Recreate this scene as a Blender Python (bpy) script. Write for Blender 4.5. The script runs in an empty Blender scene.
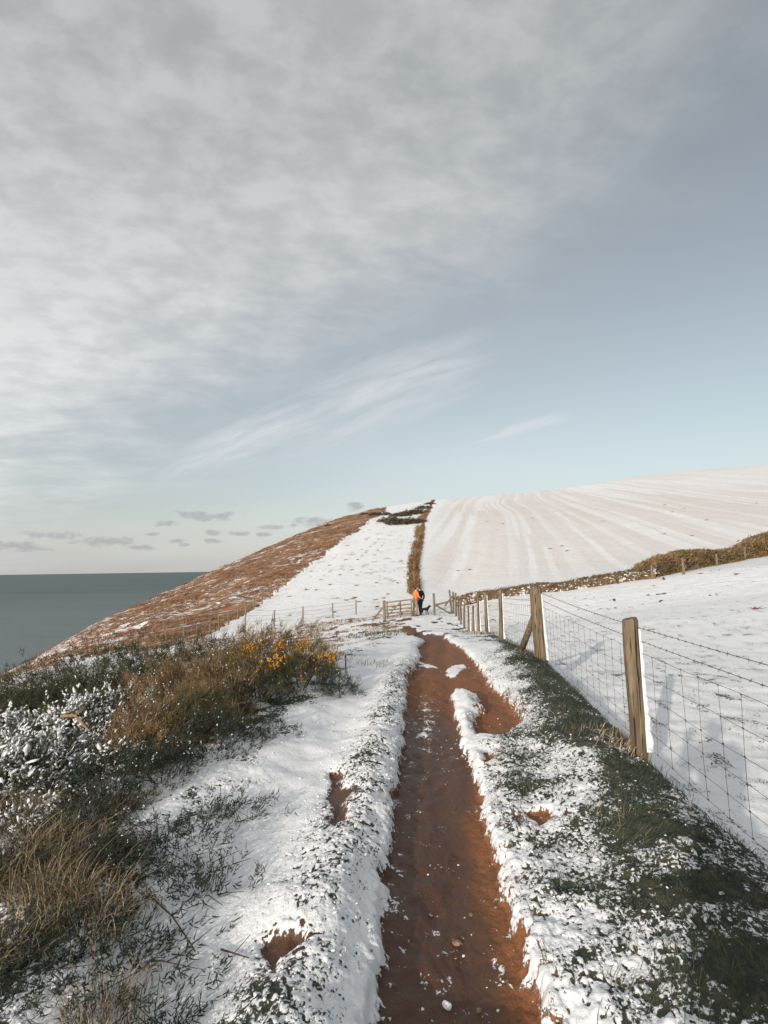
import bpy, math, random
import numpy as np
from mathutils import Vector, Matrix
random.seed(7)
RNG = np.random.default_rng(11)
scene = bpy.context.scene
COL = scene.collection
rad = math.radians

# ------------------------------------------------------------------ camera
EYE = 1.6
F = 560.0
PITCH, ROLL = rad(5.75), rad(0.85)
fwd = np.array([0, math.cos(PITCH), math.sin(PITCH)])
up0 = np.array([0, -math.sin(PITCH), math.cos(PITCH)])
rt0 = np.array([1.0, 0, 0])
cr, sr = math.cos(ROLL), math.sin(ROLL)
RT = cr * rt0 - sr * up0
UP = cr * up0 + sr * rt0
cam_d = bpy.data.cameras.new('camera')
cam = bpy.data.objects.new('camera', cam_d)
COL.objects.link(cam)
M = Matrix(((RT[0], UP[0], -fwd[0], 0), (RT[1], UP[1], -fwd[1], 0), (RT[2], UP[2], -fwd[2], EYE), (0, 0, 0, 1)))
cam.matrix_world = M
cam_d.lens = F / 1024 * 36
cam_d.sensor_width = 36
cam_d.clip_start = 0.05
cam_d.clip_end = 60000
scene.camera = cam


def pix_dir(px, py):
    d = fwd + RT * (px - 384) / F + UP * (512 - py) / F
    return d / np.linalg.norm(d)


def project(x, y, z):
    q = np.stack([np.asarray(x, float), np.asarray(y, float), np.asarray(z, float) - EYE], -1)
    f = q @ fwd
    f = np.where(f < 1e-3, 1e-3, f)
    return 384 + F * (q @ RT) / f, 512 - F * (q @ UP) / f


# ------------------------------------------------------------------ noise
def _hash(ix, iy, seed):
    h = (ix.astype(np.int64) * 374761393 + iy.astype(np.int64) * 668265263 + seed * 1442695041) & 0xFFFFFFFF
    h = ((h ^ (h >> 13)) * 1274126177) & 0xFFFFFFFF
    h = h ^ (h >> 16)
    return (h & 0xFFFFFF) / float(0xFFFFFF)


def vn(x, y, seed=0):
    x = np.asarray(x, float); y = np.asarray(y, float)
    ix = np.floor(x); iy = np.floor(y)
    fx = x - ix; fy = y - iy
    ix = ix.astype(np.int64); iy = iy.astype(np.int64)
    u = fx * fx * fx * (fx * (fx * 6 - 15) + 10)
    v = fy * fy * fy * (fy * (fy * 6 - 15) + 10)
    a = _hash(ix, iy, seed); b = _hash(ix + 1, iy, seed)
    c = _hash(ix, iy + 1, seed); d = _hash(ix + 1, iy + 1, seed)
    return (a + (b - a) * u) * (1 - v) + (c + (d - c) * u) * v


def fbm(x, y, octv=4, seed=0, gain=0.5):
    s = 0.0; amp = 1.0; tot = 0.0
    x = np.asarray(x, float); y = np.asarray(y, float)
    for o in range(octv):
        s = s + amp * vn(x * 2 ** o + 17.3 * o, y * 2 ** o - 9.1 * o, seed + o * 31)
        tot += amp; amp *= gain
    return s / tot            # 0..1


def sst(a, b, x):
    t = np.clip((np.asarray(x, float) - a) / (b - a), 0, 1)
    return t * t * (3 - 2 * t)


# ------------------------------------------------------------------ terrain
TH = math.atan2(56, 560)
CT, ST = math.cos(TH), math.sin(TH)


def us(x, y):
    return x * CT - y * ST, x * ST + y * CT


def xy(u, s):
    return u * CT + s * ST, -u * ST + s * CT


ZP = np.array([(-40, 0.3), (0, 0), (9.5, 0), (12, -.12), (15, -.34), (19.8, -.63), (21.5, -.82), (24.5, -1.12), (26.5, -1.38),
               (28.5, -1.46), (30, -1.43), (31.5, -1.36), (33, -1.25), (36, -1.15), (45, -.8), (80, -.5)])
UF = np.array([(-20, 1.66), (10, 1.66), (15, 1.66), (21, 1.60), (24, 1.45), (28, 1.1), (31, .8), (35, .75), (60, .7)])


def near_h(x, y):
    u, s = us(x, y)
    z = np.interp(s, ZP[:, 0], ZP[:, 1])
    uf = np.interp(s, UF[:, 0], UF[:, 1])
    ur = u - uf
    z = z - .38 * sst(-.12, .55, ur) * (1 - sst(9, 24, s))
    z = z + .14 * np.maximum(ur, 0) * sst(6, 32, s) + .35 * sst(.5, 4, ur) * sst(24, 36, s)
    z = z + .11 * np.exp(-((ur + .45) / .38) ** 2) * (1 - sst(10, 18, s))
    ul = np.maximum(-u - 1.9, 0)
    z = z - .10 * ul - .0015 * ul ** 2
    z = z - 0.06 * np.exp(-((u + 1.15) / .35) ** 2) * (1 - sst(8, 14, s))     # trodden snowy line left of the rut
    z = z + 0.05 * np.exp(-((u + .62) / .22) ** 2) * (1 - sst(6, 11, s))
    return z


CREST = [(30, 661, 75), (45, 652, 78), (60, 644, 80), (100, 622, 90), (140, 603, 100), (180, 586, 110), (220, 568, 122), (260, 551, 135), (300, 533, 150),
         (340, 518, 165), (375, 509, 180), (400, 504.5, 190), (430, 500.5, 200), (445, 499, 205), (500, 495, 215), (550, 490, 230), (590, 484.5, 240),
         (620, 479, 250), (660, 473, 265), (700, 470, 275), (768, 465, 290), (850, 460, 310)]
_az, _tn, _rc = [], [], []
for px, py, r in CREST:
    d = pix_dir(px, py)
    _az.append(math.degrees(math.atan2(d[0], d[1]))); _tn.append(d[2] / math.hypot(d[0], d[1])); _rc.append(r)
_az = [-181, -140, -90, -38] + _az + [60, 100, 140, 181]
_tn = [-.02, -.1, -.2, -.19] + _tn + [.17, .14, 0.0, -.02]
_rc = [200, 80, 50, 62] + _rc + [320, 300, 250, 200]
_az, _tn, _rc = map(np.array, (_az, _tn, _rc))
KDROP = np.interp(_az, [-181, -36, -10, 5, 15, 181], [.01, .03, .02, .006, .0015, .0015])


def height(x, y):
    x = np.asarray(x, float); y = np.asarray(y, float)
    r = np.hypot(x, y) + 1e-9
    az = np.degrees(np.arctan2(x, y))
    zn = near_h(x, y)
    rc = np.interp(az, _az, _rc); tc = np.interp(az, _az, _tn); kd = np.interp(az, _az, KDROP)
    rf = np.full_like(r, 38.0)
    zf = near_h(x / r * rf, y / r * rf)
    zc = EYE + tc * rc
    t = np.clip((r - rf) / (rc - rf), 0, 1)
    a = .12
    g = np.where(t < a, t * t / (2 * a), t - a / 2) / (1 - a / 2)
    zh = zf + (zc - zf) * g
    dr = np.maximum(r - rc, 0)
    zh = np.where(r > rc, zc + dr * tc - kd * dr * dr, zh)
    w = sst(34, 42, r)
    z = zn * (1 - w) + zh * w
    # broad unevenness
    amp = .05 + .25 * sst(45, 90, r) * (1 - sst(.8, 1.0, r / rc))
    z = z + amp * (fbm(x * .12, y * .12, 3, 5) - .5) * sst(2, 9, r)
    return np.maximum(z, -66.0)


def at(px, py, lift=0.0):
    """point of the ground seen in the direction of a pixel"""
    d = pix_dir(px, py)
    t0 = 1.0
    t = 1.2
    while t < 420:
        p = d * t
        if EYE + p[2] < float(height(p[0], p[1])):
            lo, hi = t0, t
            for _ in range(24):
                m = (lo + hi) / 2
                p = d * m
                if EYE + p[2] < float(height(p[0], p[1])):
                    hi = m
                else:
                    lo = m
            p = d * hi
            return np.array([p[0], p[1], EYE + p[2] + lift])
        t0 = t
        t *= 1.012
    p = d * 200
    return np.array([p[0], p[1], float(height(p[0], p[1]))])


def ground(x, y):
    return float(height(np.array(x), np.array(y)))


def at_depth(px, Z):
    """point on the ground under pixel column px at forward distance Z (roll ignored)"""
    x = (px - 384) / F * Z
    return np.array([x, Z, ground(x, Z)])


# ------------------------------------------------------------------ materials
def newmat(name):
    m = bpy.data.materials.new(name)
    m.use_nodes = True
    nt = m.node_tree
    nt.nodes.clear()
    out = nt.nodes.new('ShaderNodeOutputMaterial')
    b = nt.nodes.new('ShaderNodeBsdfPrincipled')
    nt.links.new(b.outputs[0], out.inputs[0])
    return m, nt, b


class NT:
    def __init__(s, nt): s.nt = nt

    def n(s, t, **kw):
        nd = s.nt.nodes.new(t)
        for k, v in kw.items(): setattr(nd, k, v)
        return nd

    def link(s, a, b): s.nt.links.new(a, b)

    def setin(s, sock, v):
        if isinstance(v, bpy.types.NodeSocket): s.link(v, sock)
        else:
            if hasattr(sock.default_value, '__len__') and not isinstance(v, (tuple, list)): v = (v, v, v)
            if hasattr(sock.default_value, '__len__') and len(sock.default_value) == 4 and len(v) == 3: v = (*v, 1)
            sock.default_value = v

    def math(s, op, a, b=None, c=None, clamp=False):
        nd = s.n('ShaderNodeMath', operation=op, use_clamp=clamp)
        s.setin(nd.inputs[0], a)
        if b is not None: s.setin(nd.inputs[1], b)
        if c is not None: s.setin(nd.inputs[2], c)
        return nd.outputs[0]

    def vmath(s, op, a, b=None):
        nd = s.n('ShaderNodeVectorMath', operation=op)
        s.setin(nd.inputs[0], a)
        if b is not None: s.setin(nd.inputs[1], b)
        return nd.outputs['Value'] if op in ('DOT_PRODUCT', 'LENGTH') else nd.outputs[0]

    def ramp(s, v, a, b, lo=0.0, hi=1.0, smooth=True):
        nd = s.n('ShaderNodeMapRange')
        if smooth: nd.interpolation_type = 'SMOOTHSTEP'
        s.setin(nd.inputs[0], v); s.setin(nd.inputs[1], a); s.setin(nd.inputs[2], b); s.setin(nd.inputs[3], lo); s.setin(nd.inputs[4], hi)
        return nd.outputs[0]

    def mix(s, f, a, b):
        nd = s.n('ShaderNodeMix', data_type='RGBA')
        s.setin(nd.inputs[0], f); s.setin(nd.inputs[6], a); s.setin(nd.inputs[7], b)
        return nd.outputs[2]

    def noise(s, vec, scale, detail=3, rough=.55, dist=0.0):
        nd = s.n('ShaderNodeTexNoise')
        s.link(vec, nd.inputs['Vector'])
        nd.inputs['Scale'].default_value = scale; nd.inputs['Detail'].default_value = detail
        nd.inputs['Roughness'].default_value = rough; nd.inputs['Distortion'].default_value = dist
        return nd.outputs[0]

    def mapping(s, vec, scale=(1, 1, 1), rot=(0, 0, 0), loc=(0, 0, 0)):
        nd = s.n('ShaderNodeMapping')
        s.link(vec, nd.inputs[0])
        nd.inputs[1].default_value = loc; nd.inputs[2].default_value = rot; nd.inputs[3].default_value = scale
        return nd.outputs[0]

    def attr(s, name):
        nd = s.n('ShaderNodeAttribute'); nd.attribute_name = name
        return nd.outputs['Fac']

    def colramp(s, v, stops):
        nd = s.n('ShaderNodeValToRGB')
        s.link(v, nd.inputs[0])
        e = nd.color_ramp.elements
        while len(e) < len(stops): e.new(.5)
        for i, (p, c) in enumerate(stops):
            e[i].position = p; e[i].color = (*c, 1)
        return nd.outputs[0]

    def bump(s, h, strength=.5, dist=.02, normal=None):
        nd = s.n('ShaderNodeBump')
        nd.inputs['Strength'].default_value = strength; nd.inputs['Distance'].default_value = dist
        s.link(h, nd.inputs['Height'])
        if normal is not None: s.link(normal, nd.inputs['Normal'])
        return nd.outputs[0]


def foliage_mat(name, stops, rough=.75, tone=False, noise_scale=2.0):
    m, nt, b = newmat(name); g = NT(nt)
    geo = g.n('ShaderNodeNewGeometry'); tc = g.n('ShaderNodeTexCoord')
    nz = g.noise(tc.outputs['Object'], noise_scale, 3)
    rnd = geo.outputs['Random Per Island']
    if tone: rnd = g.math('ADD', g.math('MULTIPLY', rnd, .35), g.math('MULTIPLY', g.attr('tone'), .65))
    v = g.math('ADD', g.math('MULTIPLY', rnd, .65), g.math('MULTIPLY', g.ramp(nz, .3, .7), .35))
    g.link(g.colramp(v, stops), b.inputs['Base Color'])
    b.inputs['Roughness'].default_value = rough
    b.inputs['Specular IOR Level'].default_value = .25
    return m


def plain_mat(name, col, rough=.7, var=.25, scale=12, metal=0.0, spec=.3, bump=0.0):
    m, nt, b = newmat(name); g = NT(nt)
    tc = g.n('ShaderNodeTexCoord')
    nz = g.noise(tc.outputs['Object'], scale, 5)
    c2 = tuple(c * (1 - var) for c in col); c3 = tuple(min(1, c * (1 + var)) for c in col)
    g.link(g.mix(g.ramp(nz, .3, .7), c2, c3), b.inputs['Base Color'])
    b.inputs['Roughness'].default_value = rough; b.inputs['Metallic'].default_value = metal
    b.inputs['Specular IOR Level'].default_value = spec
    if bump: g.link(g.bump(nz, bump, .01), b.inputs['Normal'])
    return m


def wood_mat(name, base, dark, scale=1.0):
    m, nt, b = newmat(name); g = NT(nt)
    tc = g.n('ShaderNodeTexCoord')
    v = g.mapping(tc.outputs['Object'], (26 * scale, 26 * scale, 1.6 * scale))
    n1 = g.noise(v, 1.0, 6, .6, .4)
    n2 = g.noise(tc.outputs['Object'], 5 * scale, 4, .6)
    n3 = g.noise(g.mapping(tc.outputs['Object'], (60 * scale, 60 * scale, 1.0 * scale)), 1.0, 2)
    c = g.mix(g.ramp(n1, .35, .65), dark, base)
    c = g.mix(g.math('MULTIPLY', g.ramp(n2, .42, .66), .7), c, (base[0] * .60, base[1] * .68, base[2] * .72))
    c = g.mix(g.ramp(n3, .56, .62), c, (dark[0] * .2, dark[1] * .2, dark[2] * .2))
    g.link(c, b.inputs['Base Color'])
    b.inputs['Roughness'].default_value = .85; b.inputs['Specular IOR Level'].default_value = .2
    g.link(g.bump(n1, .6, .008), b.inputs['Normal'])
    return m


def snow_mat(name='snow'):
    m, nt, b = newmat(name); g = NT(nt)
    tc = g.n('ShaderNodeTexCoord')
    n1 = g.noise(tc.outputs['Object'], 60, 4)
    g.link(g.mix(n1, (.70, .72, .75), (.80, .81, .82)), b.inputs['Base Color'])
    b.inputs['Roughness'].default_value = .8; b.inputs['Specular IOR Level'].default_value = .15
    g.link(g.bump(n1, .5, .01), b.inputs['Normal'])
    return m


def ground_mat():
    m, nt, b = newmat('ground'); g = NT(nt)
    tc = g.n('ShaderNodeTexCoord'); P = tc.outputs['Object']
    cov = g.attr('cov'); mud = g.attr('mud'); brown = g.attr('brown'); far = g.attr('far'); stripe = g.attr('stripe'); tuft = g.attr('tuft')
    nA = g.noise(P, 44, 4, .6, .5)
    nB = g.noise(P, 7, 3, .5)
    wv = g.mapping(P, (24, 15, 18), (0, 0, rad(-28)))
    nG = g.noise(wv, 1.5, 4, .6, 1.4)
    near_n = g.math('ADD', g.math('MULTIPLY', nA, .62), g.math('ADD', g.math('MULTIPLY', nB, .25), g.math('MULTIPLY', nG, .65)))
    near_n = g.math('SUBTRACT', near_n, .26)
    nF = g.noise(g.mapping(P, (.95, 1.6, 1.6), (0, 0, rad(20))), 1.0, 6, .68, .6)
    nF2 = g.noise(g.mapping(P, (.10, .25, .25), (0, 0, rad(-35))), 1.0, 3, .5)
    far_n = g.math('ADD', g.math('MULTIPLY', nF, .72), g.math('MULTIPLY', nF2, .28))
    nn = g.n('ShaderNodeMix', data_type='FLOAT')
    g.setin(nn.inputs[0], far); g.setin(nn.inputs[2], near_n); g.setin(nn.inputs[3], far_n)
    nz = nn.outputs[0]
    val = g.math('ADD', cov, g.math('MULTIPLY', g.math('SUBTRACT', nz, .5), 3.0))
    snow = g.ramp(val, .38, .62)
    # mud
    nM = g.noise(P, 3.0, 5, .6); nM2 = g.noise(P, 40, 4, .65)
    wet_shade_v = g.math('ADD', g.attr('wet'), g.math('MULTIPLY', g.math('SUBTRACT', nM, .5), 1.3))
    mc = g.mix(g.ramp(wet_shade_v, .15, .95), (.235, .098, .041), (.092, .045, .026))  # dark tone serves wet mud and the painted bank shade alike
    mc = g.mix(g.math('MULTIPLY', g.ramp(nM2, .45, .7), .55), mc, (.075, .038, .022))
    mc = g.mix(g.math('MULTIPLY', g.ramp(g.noise(P, 110, 2, .5), .66, .76), .4), mc, (.26, .14, .075))
    # turf
    nT = g.noise(P, 11, 5, .65); nT2 = g.noise(P, 70, 3, .6)
    tcw = g.mix(g.ramp(nT, .35, .68), (.030, .040, .030), (.085, .080, .046))
    tcw = g.mix(g.math('MULTIPLY', g.ramp(nT2, .5, .7), .6), tcw, (.022, .026, .018))
    # bracken slope
    nBk = g.noise(g.mapping(P, (.22, .5, .5), (0, 0, rad(25))), 1.0, 6, .65, .5)
    nBk2 = g.noise(P, 1.6, 5, .7)
    bk = g.mix(g.ramp(nBk, .38, .62), (.145, .066, .030), (.32, .175, .090))
    bk = g.mix(g.math('MULTIPLY', g.ramp(nBk2, .5, .75), .55), bk, (.085, .050, .028))
    under = g.mix(brown, tcw, bk)
    under = g.mix(mud, under, mc)
    # snow colour; stubble shows through the far field in drill lines
    nS = g.noise(P, 90, 3, .6)
    sc = g.mix(nS, (.72, .735, .755), (.81, .815, .825))
    sc = g.mix(stripe, sc, (.56, .505, .455))
    fl = g.noise(g.mapping(P, (1.3, 2.6, 2.6), (0, 0, rad(-20))), 1.6, 4, .7)
    sc = g.mix(g.math('MULTIPLY', g.math('MULTIPLY', g.ramp(fl, .56, .72), far), .38), sc, (.30, .25, .19))
    sc = g.mix(g.math('MULTIPLY', tuft, .8), sc, (.10, .09, .05))
    col = g.mix(snow, under, sc)
    g.link(col, b.inputs['Base Color'])
    wet = g.math('MULTIPLY', mud, g.math('SUBTRACT', 1.0, snow))
    ro = g.mix(wet, .85, g.ramp(wet_shade_v, .30, .95, .75, .48))
    g.link(ro, b.inputs['Roughness'])
    b.inputs['Specular IOR Level'].default_value = .25
    keepn = g.math('SUBTRACT', 1.0, g.math('MULTIPLY', mud, .45))
    hgt = g.math('ADD', g.math('MULTIPLY', snow, .55), g.math('MULTIPLY', keepn, g.math('ADD', g.math('MULTIPLY', nz, 1.0), g.math('MULTIPLY', nM2, .25))))
    bn = g.bump(hgt, .6, .024)
    g.link(g.ramp(cov, .65, 1.12, .62, .34, False), bn.node.inputs['Strength'])
    # far relief is broader
    hf = g.math('MULTIPLY', g.math('ADD', nF, g.math('MULTIPLY', stripe, -.25)), far)
    bn2 = g.bump(hf, .55, .35, bn)
    g.link(bn2, b.inputs['Normal'])
    return m


# ------------------------------------------------------------------ mesh helpers
def mk(name, verts, faces, mat, parent=None, smooth=False, loc=None, mats=None, fmat=None):
    """faces: (n,3)/(n,4) int array, or list of such arrays / python lists"""
    me = bpy.data.meshes.new(name)
    verts = np.asarray(verts, np.float32).reshape(-1, 3)
    if isinstance(faces, np.ndarray): faces = [faces]
    if isinstance(faces, list) and len(faces) and not isinstance(faces[0], np.ndarray):
        byn = {}
        for f in faces: byn.setdefault(len(f), []).append(f)
        faces = [np.array(v, np.int64) for v in byn.values()]
    faces = [f for f in faces if len(f)]
    nl = sum(f.size for f in faces); nf = sum(len(f) for f in faces)
    me.vertices.add(len(verts)); me.vertices.foreach_set('co', verts.ravel())
    me.loops.add(nl); me.polygons.add(nf)
    li = np.concatenate([f.ravel() for f in faces]).astype(np.int32)
    me.loops.foreach_set('vertex_index', li)
    tot = np.concatenate([np.full(len(f), f.shape[1]) for f in faces]).astype(np.int32)
    st = np.concatenate([[0], np.cumsum(tot)[:-1]]).astype(np.int32)
    me.polygons.foreach_set('loop_start', st)
    try: me.polygons.foreach_set('loop_total', tot)
    except Exception: pass
    me.polygons.foreach_set('use_smooth', np.full(nf, smooth))
    me.update(calc_edges=True)
    me.validate()
    if mat is not None: me.materials.append(mat)
    o = bpy.data.objects.new(name, me)
    COL.objects.link(o)
    if parent is not None: o.parent = parent
    if loc is not None: o.location = loc
    return o


class MB:
    def __init__(s): s.v = []; s.f = []

    def n(s): return sum(len(a) for a in s.v)

    def add(s, verts, faces):
        b = s.n()
        s.v.append(np.asarray(verts, float).reshape(-1, 3))
        s.f += [[i + b for i in f] for f in faces]

    def tube(s, pts, radii, seg=6, caps=True, jitter=0.0):
        pts = [np.asarray(p, float) for p in pts]
        if not hasattr(radii, '__len__'): radii = [radii] * len(pts)
        V = []; n = len(pts)
        ref = None
        for i, p in enumerate(pts):
            t = pts[min(i + 1, n - 1)] - pts[max(i - 1, 0)]
            t = t / (np.linalg.norm(t) + 1e-12)
            if ref is None: ref = np.array([1.0, 0, 0]) if abs(t[0]) < .8 else np.array([0, 1.0, 0])
            a = np.cross(t, ref); a /= np.linalg.norm(a); bb = np.cross(a, t); ref = bb if False else ref
            for k in range(seg):
                ang = 2 * math.pi * k / seg
                rr = radii[i] * (1 + jitter * (random.random() - .5))
                V.append(p + (a * math.cos(ang) + bb * math.sin(ang)) * rr)
        Fc = []
        for i in range(n - 1):
            for k in range(seg):
                k2 = (k + 1) % seg
                Fc.append([i * seg + k, i * seg + k2, (i + 1) * seg + k2, (i + 1) * seg + k])
        if caps:
            Fc.append([k for k in range(seg)][::-1]); Fc.append([(n - 1) * seg + k for k in range(seg)])
        s.add(V, Fc)

    def box(s, c, size, rz=0.0, rot=None):
        c = np.asarray(c, float)
        x, y, z = [q / 2 for q in size]
        V = np.array([(-x, -y, -z), (x, -y, -z), (x, y, -z), (-x, y, -z), (-x, -y, z), (x, -y, z), (x, y, z), (-x, y, z)])
        R = np.array(rot) if rot is not None else np.array(((math.cos(rz), -math.sin(rz), 0), (math.sin(rz), math.cos(rz), 0), (0, 0, 1)))
        s.add(V @ R.T + c, [[0, 3, 2, 1], [4, 5, 6, 7], [0, 1, 5, 4], [1, 2, 6, 5], [2, 3, 7, 6], [3, 0, 4, 7]])

    def beam(s, a, b, w, h):
        a = np.asarray(a, float); b = np.asarray(b, float)
        d = b - a; L = np.linalg.norm(d); d /= L
        side = np.cross(d, (0, 0, 1.0))
        if np.linalg.norm(side) < 1e-3: side = np.array((1.0, 0, 0))
        side /= np.linalg.norm(side); upv = np.cross(side, d)
        s.box((a + b) / 2, (L, w, h), rot=np.stack([d, side, upv], 1))

    def build(s, name, mat, parent=None, smooth=False, loc=None):
        return mk(name, np.concatenate(s.v), s.f, mat, parent, smooth, loc)


def thing(name, label, cat, loc=(0, 0, 0), rz=0.0, group=None):
    o = bpy.data.objects.new(name, None)
    COL.objects.link(o)
    o.empty_display_size = .2
    o.location = loc; o.rotation_euler = (0, 0, rz)
    o['label'] = label; o['category'] = cat
    if group: o['group'] = group
    return o


def tag(o, label=None, cat=None, group=None, kind=None):
    if label: o['label'] = label
    if cat: o['category'] = cat
    if group: o['group'] = group
    if kind: o['kind'] = kind
    return o


def copy_thing(root, loc, rz, scale, label, group=None):
    r = root.copy(); COL.objects.link(r)
    r.location = loc; r.rotation_euler = (0, 0, rz); r.scale = scale if hasattr(scale, '__len__') else (scale,) * 3
    r['label'] = label
    if group: r['group'] = group
    for ch in list(root.children):
        c = ch.copy(); COL.objects.link(c); c.parent = r
        for gch in list(ch.children):
            d = gch.copy(); COL.objects.link(d); d.parent = c
    return r


def blades(pts, h, lean, width, seg=2, rng=RNG, curl=.6):
    """ribbons: pts (n,3), h (n,), lean (n,3) horizontal lean vectors (fraction of h)"""
    n = len(pts)
    ang = rng.uniform(0, 2 * np.pi, n)
    side = np.stack([np.cos(ang), np.sin(ang), np.zeros(n)], -1) * width[:, None]
    V = []
    for k in range(seg + 1):
        t = k / seg
        c = pts + np.stack([np.zeros(n), np.zeros(n), h * (t - .5 * curl * t * t * np.linalg.norm(lean, axis=1).clip(0, 1.6))], -1) + lean * h[:, None] * (t ** 1.6)[..., None] if False else \
            pts + np.concatenate([np.zeros((n, 2)), (h * (t - curl * .5 * t * t))[:, None]], 1) + lean * (h * t ** 1.6)[:, None]
        w = 1 - t
        if k < seg:
            V.append(c - side * (w * .5 + .25)); V.append(c + side * (w * .5 + .25))
        else:
            V.append(c)
    m = 2 * seg + 1
    VV = np.stack(V, 1).reshape(-1, 3)
    base = (np.arange(n) * m)[:, None]
    quads = [np.array([2 * k, 2 * k + 1, 2 * k + 3, 2 * k + 2])[None] + base for k in range(seg - 1)]
    tri = np.array([2 * (seg - 1), 2 * (seg - 1) + 1, 2 * seg])[None] + base
    return VV, ([np.concatenate(quads)] if quads else []) + [tri]


_t = (1 + 5 ** .5) / 2
ICO_V = np.array([(-1, _t, 0), (1, _t, 0), (-1, -_t, 0), (1, -_t, 0), (0, -1, _t), (0, 1, _t), (0, -1, -_t), (0, 1, -_t), (_t, 0, -1), (_t, 0, 1), (-_t, 0, -1), (-_t, 0, 1)]) / math.sqrt(1 + _t * _t)
ICO_F = np.array([(0, 11, 5), (0, 5, 1), (0, 1, 7), (0, 7, 10), (0, 10, 11), (1, 5, 9), (5, 11, 4), (11, 10, 2), (10, 7, 6), (7, 1, 8), (3, 9, 4), (3, 4, 2), (3, 2, 6), (3, 6, 8), (3, 8, 9), (4, 9, 5), (2, 4, 11), (6, 2, 10), (8, 6, 7), (9, 8, 1)])


def subdiv(v, f):
    v = [tuple(p) for p in v]; cache = {}; out = []

    def mid(a, b):
        k = (min(a, b), max(a, b))
        if k not in cache:
            p = (np.array(v[a]) + np.array(v[b])) / 2
            v.append(tuple(p / np.linalg.norm(p))); cache[k] = len(v) - 1
        return cache[k]
    for a, b, c in f:
        x, y, z = mid(a, b), mid(b, c), mid(c, a)
        out += [(a, x, z), (b, y, x), (c, z, y), (x, y, z)]
    return np.array(v), np.array(out)


ICO2_V, ICO2_F = subdiv(ICO_V, ICO_F)


def blobs(c, rx, rz_, rng=RNG, rough=.35, axis=None, hi=False):
    """many lumpy little balls in one mesh"""
    T, Fc = (ICO2_V, ICO2_F) if hi else (ICO_V, ICO_F)
    n = len(c); k = len(T)
    rr = 1 + rough * (rng.random((n, k)) - .5) * 2
    P = T[None] * rr[..., None]
    if axis is None:
        a = rng.uniform(0, 6.28, n)
        st = rng.uniform(.75, 1.5, n)
        x = P[..., 0] * (rx * st)[:, None]; y = P[..., 1] * rx[:, None]; z = P[..., 2] * rz_[:, None]
        X = x * np.cos(a)[:, None] - y * np.sin(a)[:, None]; Y = x * np.sin(a)[:, None] + y * np.cos(a)[:, None]
        Q = np.stack([X, Y, z], -1)
    else:
        d, L = axis
        along = P @ np.ones(3) * 0
        ref = np.tile(np.array([0, 0, 1.0]), (n, 1))
        s1 = np.cross(d, ref); s1 /= np.linalg.norm(s1, axis=1)[:, None] + 1e-9
        s2 = np.cross(s1, d)
        Q = P[..., 0:1] * (d * L[:, None])[:, None] + P[..., 1:2] * (s1 * rx[:, None])[:, None] + P[..., 2:3] * (s2 * rz_[:, None])[:, None]
    V = (Q + c[:, None]).reshape(-1, 3)
    FF = (Fc[None] + (np.arange(n) * k)[:, None, None]).reshape(-1, 3)
    return V, FF

# ------------------------------------------------------------------ ground sheet
GM = ground_mat()


def poly_sd(x, y, poly):
    """signed distance to a closed polygon (negative inside)"""
    d2 = np.full(x.shape, 1e9); ins = np.zeros(x.shape, bool)
    n = len(poly)
    for i in range(n):
        ax, ay = poly[i]; bx, by = poly[(i + 1) % n]
        ex, ey = bx - ax, by - ay
        L = ex * ex + ey * ey + 1e-12
        t = np.clip(((x - ax) * ex + (y - ay) * ey) / L, 0, 1)
        d2 = np.minimum(d2, (x - ax - t * ex) ** 2 + (y - ay - t * ey) ** 2)
        c = ((ay > y) != (by > y)) & (x < (bx - ax) * (y - ay) / (by - ay + 1e-12) + ax)
        ins ^= c
    d = np.sqrt(d2)
    return np.where(ins, -d, d)


def gp(lst):
    return [tuple(at(a, b)[:2]) for a, b in lst]


MUD = gp([(374, 1060), (378, 1024), (384, 960), (389, 900), (392, 850), (397, 805), (401, 780), (405, 745), (407, 717), (409, 690), (410, 672), (416, 662), (422, 652), (419, 644),
          (426, 638), (412, 633), (418, 630), (434, 632), (447, 637), (456, 642), (470, 653), (481, 667), (487, 678), (500, 690), (514, 702), (519, 714), (503, 727), (482, 727),
          (476, 720), (476, 711), (486, 701), (480, 690), (463, 684), (452, 682), (449, 688), (455, 717), (461, 738), (470, 766), (477, 785), (483, 813), (494, 850), (500, 885), (512, 925), (530, 965),
          (545, 1024), (556, 1060)])
MUD2 = [gp([(262, 938), (275, 931), (297, 927), (299, 933), (284, 944), (274, 962), (264, 955)]),
        gp([(331, 770), (340, 768), (341, 782), (350, 786), (342, 796), (343, 812), (334, 818), (336, 800), (330, 790)]),
        gp([(401, 630), (404, 626), (416, 627), (418, 633), (408, 635)]),
        gp([(531, 808), (548, 806), (552, 815), (538, 822)]),
        gp([(482, 748), (490, 746), (494, 753), (486, 757)])]
ISL_OLD = 0
ISL = [gp([(446, 664), (447, 660), (456, 657), (464, 658), (462, 663), (452, 667)]),
       gp([(414, 655), (428, 656), (440, 660), (428, 660)])]

BR_X = np.array([-50, 165, 215, 245, 270, 300, 345, 372, 386, 388.5]); BR_Y = np.array([672, 648, 632, 614, 598, 573, 538, 520, 511, 400])
HL_Y = np.array([500, 511, 521, 542, 563, 586, 600]); HL_X = np.array([433, 427.5, 423, 420, 415, 415.3, 416])
DIR = rad(11.7)


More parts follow.
